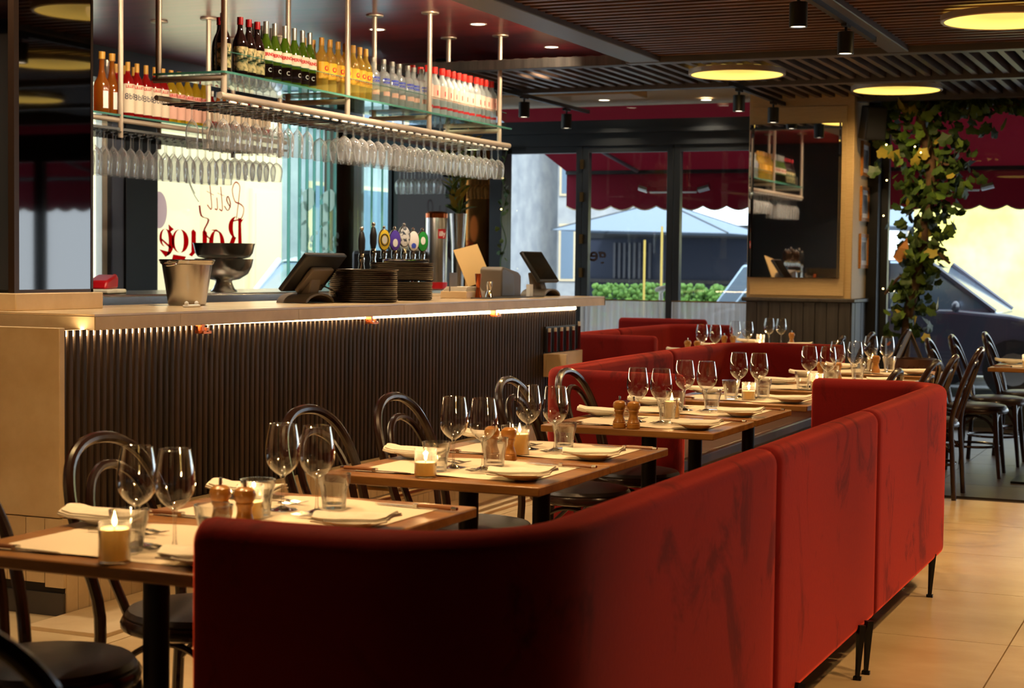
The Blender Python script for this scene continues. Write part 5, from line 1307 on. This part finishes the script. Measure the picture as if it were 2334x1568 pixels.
m_ = MB().lathe([(1, 0), (.0005, .0005)], 24, cap0=False, cap1=False); m_.v = [(-8.2945+c_, 11.735+a*.115, 1.79+b*.155) for a, b, c_ in m_.v]
obj('round_sticker', m_, M['film_rose'], w1, smooth=False)
obj('window_lettering', text_mb('ge', .19, lambda x, y: (-5.575-x, 14.9845, 1.47+y), .004), M['film_dark'], d2, smooth=False)
# frosted motif on the end panels, drawn twice: one copy is its reflection
def frost(polys, nm):
    m = MB()
    for p_ in polys: m.prism(p_, -8.2935, -8.2915, 'x')
    obj(nm, m, M['frost'], w2, smooth=False)
def blob(cy_, cz, ry, rz, n=18, w=.12, ph=0):
    return [(cy_+ry*(1+w*sin(3*2*pi*k/n+ph))*cos(2*pi*k/n), cz+rz*(1+w*sin(2*2*pi*k/n+ph))*sin(2*pi*k/n)) for k in range(n)]
for oy, s_ in ((14.22, .92), (14.62, 1.0)):
    frost([blob(oy-.02, 1.98, .13*s_, .12, 18, .15, .5), blob(oy-.12, 1.84, .09*s_, .14, 16, .2, 1.2), [(oy-.20, 1.98), (oy-.13, 2.03), (oy-.16, 2.08)]], 'frosted_hat')
    frost([blob(oy-.10, 1.62, .10*s_, .16, 16, .1, .3), blob(oy+.02, 1.40, .13*s_, .11, 18, .25, 2.0), blob(oy+.01, 1.22, .12*s_, .09, 14, .1, 1.0)], 'frosted_figure')
    rr = random.Random(int(oy*10))
    for k in range(14):
        m = blob(oy+rr.uniform(-.16, .16), rr.uniform(1.18, 1.70), rr.uniform(.012, .035), rr.uniform(.012, .04), 8, .3, rr.random()*6); frost([m], 'frosted_petal')

# ================================================================== STREET
mk('asphalt', C(150,150,152), .85, base2=C(130,130,132), nscale=3); mk('bldg_white', C(176,178,180), .8, base2=C(150,154,160), nscale=2); mk('bldg_cream', C(238,218,166), .8); mk('bldg_blue', C(120,140,160), .3, metal=.2)
mk('awning_red', C(112,20,36), .8); cloth('awning', C(136,52,68), .5); cloth('canopy_grey', C(150,164,180), .3); mk('trimcream', C(226,206,170), .8)
mk('hedge', C(98,134,56), .7, base2=C(60,98,34), nscale=14); mk('carblack', C(24,26,34), .25, coat=.6); mk('cargrey', C(66,66,80), .25, coat=.7); mk('carwhite', C(230,234,238), .3, coat=.5); mk('carglass', C(150,170,190), .08, metal=.6)
mk('tyre', C(20,20,20), .8); mk('orange', C(240,110,40), .6); mk('yellowvan', C(252,236,120), .7, base2=C(250,240,170), nscale=1.2); mk('navy', C(36,42,60), .5); mk('polyochre', C(176,150,70), .6); mk('polyellow', C(230,190,40), .6)
S(obj('floor_street', MB().box(-40, 25, 15.12, 60, -.1, .0).box(-40, -8.5, -5, 15.12, -.1, 0), M['asphalt']), 'grey street paving outside the glass front', 'street')

aw = thing('awning', 'burgundy street awning with scalloped cream edged valance', 'awning', (0, 0, 0))
def awning_part(x0, x1):
    obj('canopy', MB().prism([(15.12, 3.02), (17.62, 2.44), (17.62, 2.425), (15.12, 3.0)], x0, x1, 'x'), M['awning'], aw)
    obj('front_bar', MB().box(x0, x1, 17.60, 17.66, 2.39, 2.45), M['blackpaint'], aw)
    pts = [(x0, 2.40)]; n = max(1, int((x1-x0)/.26)); w = (x1-x0)/n; low = []
    for i in range(n):
        for k in range(6): a = k/6; low.append((x0+(i+a)*w, 2.035-.045*sin(pi*a)))
    low.append((x1, 2.035)); vpoly = low+[(x1, 2.40), (x0, 2.40)]
    obj('valance', MB().prism(vpoly, 17.63, 17.637, 'y'), M['awning'], aw, smooth=False)
    obj('valance_trim', MB().tube([(x, 17.633, z) for x, z in low], .008, 5), M['trimcream'], aw)
    for xm in [x0+.9+1.6*i for i in range(int((x1-x0)/1.6)+1)]:
        if xm < x1: obj('awning_arm', MB().tube([(xm, 15.15, 2.55), (xm-.15, 16.4, 2.62), (xm-.05, 17.6, 2.42)], .022, 8), M['steelpaint'], aw)
awning_part(-6.95, 1.6); awning_part(1.62, 6.5)
def heater(x, lab):
    t = thing('patio_heater', lab, 'heater', (x, 17.2, 2.17), 0, 'patio heaters')
    obj('reflector', MB().prism([(-.07, 0), (.07, 0), (.04, .05), (-.04, .05)], -.28, .28, 'x'), M['steel'], t); obj('element', MB().tube([(-.26, 0, .0), (.26, 0, .0)], .015, 8), M['white'], t)
    obj('bracket', MB().tube([(.28, 0, .03), (.40, 0, .06)], .045, 10).tube([(-.28, 0, .03), (-.38, 0, .06)], .045, 10), M['steel'], t)
    obj('hanger', MB().tube([(.0, 0, .05), (0, .0, .30)], .012, 6), M['steel'], t)
heater(-5.55, 'long patio heater under the awning behind the middle doors'); heater(-2.62, 'long patio heater under the awning behind the ivy')

def wheel(t, x, y, r=.32):
    w = obj('wheel', MB().tube([(x, y-.10, r), (x, y+.10, r)], r, 20), M['tyre'], t); obj('hub', MB().tube([(x, y-.108, r), (x, y+.108, r)], r*.55, 14), M['steel'], w)
def car(name, lab, loc, rz, paint, L=4.2, Hh=1.45, Wd=1.7, extra=None):
    t = thing(name, lab, 'car', loc, rz)
    prof = [(-L/2, .30), (-L/2+.02, .70), (-L*.46, .85), (-L*.40, .92), (L*.16, .95), (L*.30, .90), (L*.44, .78), (L*.49, .62), (L/2, .40), (L*.48, .25), (-L*.47, .22)]
    obj('body', MB().prism(prof, -Wd/2, Wd/2, 'y'), M[paint], t, bevel=.05, seg=3)
    cab = [(-L*.42, .90), (-L*.33, Hh-.06), (-L*.22, Hh), (L*.02, Hh), (L*.10, Hh-.06), (L*.27, .90)]
    obj('cabin', MB().prism(cab, -Wd/2+.08, Wd/2-.08, 'y'), M['carglass'], t, bevel=.03)
    obj('roof', MB().prism([(-L*.33, Hh-.04), (-L*.22, Hh+.012), (L*.02, Hh+.012), (L*.10, Hh-.04)], -Wd/2+.10, Wd/2-.10, 'y'), M[paint], t, bevel=.02)
    for s in (-1, 1):
        obj('door_pillar', MB().prism([(-.06, .90), (.0, .90), (.0, Hh), (-.06, Hh)], s*(Wd/2-.07)-.01, s*(Wd/2-.07)+.01, 'y'), M[paint], t)
        obj('screen_pillar', MB().tube([(L*.26, s*(Wd/2-.09), .92), (L*.10, s*(Wd/2-.10), Hh-.03)], .035, 6), M[paint], t)
        obj('side_mirror', MB().sphere((L*.17, s*(Wd/2+.09), .98), .09, 10, 6, (.6, 1, .7)), M[paint], t)
        obj('headlight', MB().sphere((L*.46, s*(Wd/2-.25), .68), .12, 10, 6, (.5, 1, .5)), M['white'], t)
    for x in (-L*.30, L*.31):
        for s in (-1, 1): wheel(t, x, s*(Wd/2-.08))
    return t
c1 = car('parked_car', 'grey car parked behind the right window, bonnet to the right', (-3.45, 19.2, 0), 0, 'cargrey', 4.3, 1.46)
obj('lettering', text_mb('00', .20, lambda x, y: (-.05+x, -.862, .60+y), .004), M['orange'], c1, smooth=False)
c2 = car('parked_car', 'black car with orange FIL lettering behind the doors', (-4.35, 21.2, 0), 0, 'carblack', 4.0, 1.46)
obj('lettering', text_mb('FIL', .22, lambda x, y: (-1.45+x, -.862, .70+y), .004), M['orange'], c2, smooth=False)
car('parked_car', 'white car seen through the bar window behind the bowls', (-9.62, 17.5, 0), radians(-90), 'carwhite', 4.2, 1.42)
# yellow lit van
yv = thing('delivery_van', 'tall bright yellow van behind the grey car', 'van', (-1.8, 25.0, 0))
obj('body', MB().prism([(-2.4, .35), (2.4, .35), (2.4, 2.3), (2.3, 2.45), (-2.3, 2.45), (-2.4, 2.3)], -.95, .95, 'y'), M['yellowvan'], yv, bevel=.06)
for x in (-1.6, 1.6): wheel(yv, x, -.88, .36); wheel(yv, x, .88, .36)
obj('side_stripe', MB().box(-2.3, 2.3, -.956, -.951, .55, .68), M['polyellow'], yv); obj('door_gap', MB().box(.1, .12, -.956, -.951, .5, 2.2), M['trimcream'], yv)
# umbrellas
um = thing('market_parasol', 'wide grey market parasol across the street behind the doors', 'parasol', (-11.2, 34, 0))
A = (0, 0, 2.75)
rim = [(-1.9, -1.6, 2.12), (1.9, -1.6, 2.06), (1.9, 1.6, 2.06), (-1.9, 1.6, 2.12)]
for i in range(4):
    a, b = rim[i], rim[(i+1) % 4]; obj('canopy_panel', MB().add([A, a, b, (A[0], A[1], A[2]-.01), (a[0], a[1], a[2]-.01), (b[0], b[1], b[2]-.01)], [(0,1,2), (5,4,3), (0,3,4,1), (1,4,5,2), (2,5,3,0)]), M['canopy_grey'], um, smooth=False)
    obj('rib', MB().tube([A, a], .02, 5), M['frame'], um)
obj('pole', MB().tube([(0, 0, 0), (0, 0, 2.8)], .04, 8), M['steelpaint'], um)
um2 = dup(um, (-6.2, 32.5, .12), .2, 'second grey market parasol sloping down behind the pillar', 'market parasols'); um['group'] = 'market parasols'
um2.scale = (1.2, 1.1, .98)
kb = thing('street_kiosk', 'dark navy kiosk below the grey parasols', 'kiosk', (-11.3, 36.5, 0))
obj('body', MB().box(-2.2, 3.5, -.8, .8, 0, 2.3), M['navy'], kb); obj('counter', MB().box(-2.3, 3.6, -.95, -.8, 1.0, 1.08), M['wains'], kb); obj('fascia', MB().box(-2.2, 3.5, -.85, -.8, 2.0, 2.3), M['blackpaint'], kb)
for k in range(8): obj('slat', MB().box(-1.6+k*.12, -1.55+k*.12, -.84, -.80, 1.1, 1.9), M['steelpaint'], kb)
for i, x in enumerate((-7.84, -7.58)):
    tag(obj('yellow_pole', MB().tube([(x, 23, 0), (x, 23, 1.95-.2*(1-i))], .017, 8).lathe([(.07, 0), (.07, .02)], 10, (x, 23, 0)), M['polyochre']), ('left' if i == 0 else 'right')+' slim yellow pole in front of the parasols', 'pole')
hd = thing('street_hedge', 'clipped bright green hedge in a planter across the street', 'hedge', (-7.6, 23.6, 0))
obj('planter', MB().box(-1.2, 1.2, -.22, .22, 0, .45), M['frame'], hd)
hb = MB(); rh = random.Random(4)
for k in range(1500):
    c_ = (rh.uniform(-1.2, 1.2), rh.uniform(-.25, .25), rh.uniform(.45, 1.10)); r_ = rh.uniform(.02, .045); hb.sphere(c_, r_, 5, 4)
o_ = obj('foliage', hb, M['hedge'], hd, smooth=False); o_['kind'] = 'stuff'
# bicycle
bk = thing('bicycle', 'pale blue bicycle leaning outside the middle door', 'bicycle', (-5.95, 17.0, 0), radians(15))
mk('palepaint', C(190,226,226), .35, coat=.3)
for x in (-.5, .5):
    w_ = obj('wheel', MB().tube([(x+.33*cos(2*pi*k/32), 0, .34+.33*sin(2*pi*k/32)) for k in range(32)], .016, 6, closed=True), M['tyre'], bk)
    for k in range(8): a = pi*k/8; obj('spoke', MB().tube([(x+.32*cos(a), 0, .34+.32*sin(a)), (x-.32*cos(a), 0, .34-.32*sin(a))], .002, 4), M['steel'], w_)
obj('frame', MB().tube([(-.5, 0, .34), (-.12, 0, .34), (.36, 0, .78)], .022, 8).tube([(-.12, 0, .34), (-.22, 0, .86)], .022, 8).tube([(-.5, 0, .34), (-.20, 0, .75)], .012, 8).tube([(-.2, 0, .78), (.34, 0, .84)], .016, 8), M['palepaint'], bk)
obj('fork', MB().tube([(.5, 0, .34), (.36, 0, .80), (.33, 0, .96)], .015, 8), M['palepaint'], bk)
obj('handlebar', MB().tube(smooth_path([(.42, -.26, 1.16), (.30, -.26, 1.12), (.36, -.10, 1.14), (.33, 0, 1.10), (.36, .10, 1.14), (.30, .26, 1.12), (.42, .26, 1.16)], 4), .024, 8).tube([(.33, 0, .95), (.33, 0, 1.11)], .022, 8), M['white'], bk)
obj('saddle', MB().sphere((-.24, 0, .92), .12, 12, 8, (1.1, .6, .35)), M['leather'], bk)
# buildings
def building(name, lab, x0, x1, y0, y1, h, mat, cols=4, rows=4, face='y', wmat='bldg_blue'):
    t = thing(name, lab, 'building', (0, 0, 0)); obj('wall', MB().box(x0, x1, y0, y1, 0, h), M[mat], t)
    for i in range(cols):
        for j in range(rows):
            z0 = 1.0+j*(h-1)/rows; z1 = z0+(h-1)/rows*.62
            if face == 'y':
                a = x0+(x1-x0)*(i+.2)/cols; b = x0+(x1-x0)*(i+.8)/cols
                w = obj('window', MB().box(a-.06, b+.06, y0-.05, y0, z0-.06, z1+.06), M['trimcream'], t); obj('pane', MB().box(a, b, y0-.06, y0-.05, z0, z1), M[wmat], w)
            else:
                a = y0+(y1-y0)*(i+.2)/cols; b = y0+(y1-y0)*(i+.8)/cols
                w = obj('window', MB().box(x1, x1+.05, a-.06, b+.06, z0-.06, z1+.06), M['trimcream'], t); obj('pane', MB().box(x1+.05, x1+.06, a, b, z0, z1), M[wmat], w)
    return t
building('street_building', 'white stone building across the street with blue windows', -30, -18.2, 40, 46, 14, 'bldg_white', 5, 4)
building('street_building', 'tall pale glass building far behind the leftmost door', -17.6, -14.4, 44, 46, 13, 'bldg_white', 5, 5)
building('street_building', 'pale grey building far behind the parasols', -9.5, 6, 52, 58, 12, 'bldg_white', 9, 4)
building('street_building', 'cream shop front seen through the lettered bar window', -13.5, -11.5, 18.1, 19.0, 5, 'bldg_cream', 1, 2, 'x', 'trimcream')
building('street_building', 'white tower block behind the stacked glass panels', -18, -13, 22, 30, 11, 'bldg_white', 5, 4, 'x')
tag(obj('plaster_screen', MB().box(-10.7, -10.5, 13.9, 15.62, 0, 3.6).box(-10.72, -10.48, 13.9, 15.64, 0, .25), M['bldg_cream']), 'smooth cream rendered wall behind the red lettering', 'wall panel')
ps = thing('street_door', 'dark doorway with blue grey strips between the cream walls', 'doorway', (-12.4, 17.55, 0))
obj('jamb', MB().box(0, .2, -.55, -.35, 0, 3.4), M['bluegrey'], ps); obj('door_leaf', MB().box(.05, .12, -.35, .05, 0, 3.0), M['frame'], ps); obj('strip', MB().box(.1, .2, .05, .3, 0, 3.4), M['bldg_blue'], ps); obj('jamb', MB().box(0, .2, .3, .5, 0, 3.4), M['bldg_white'], ps)
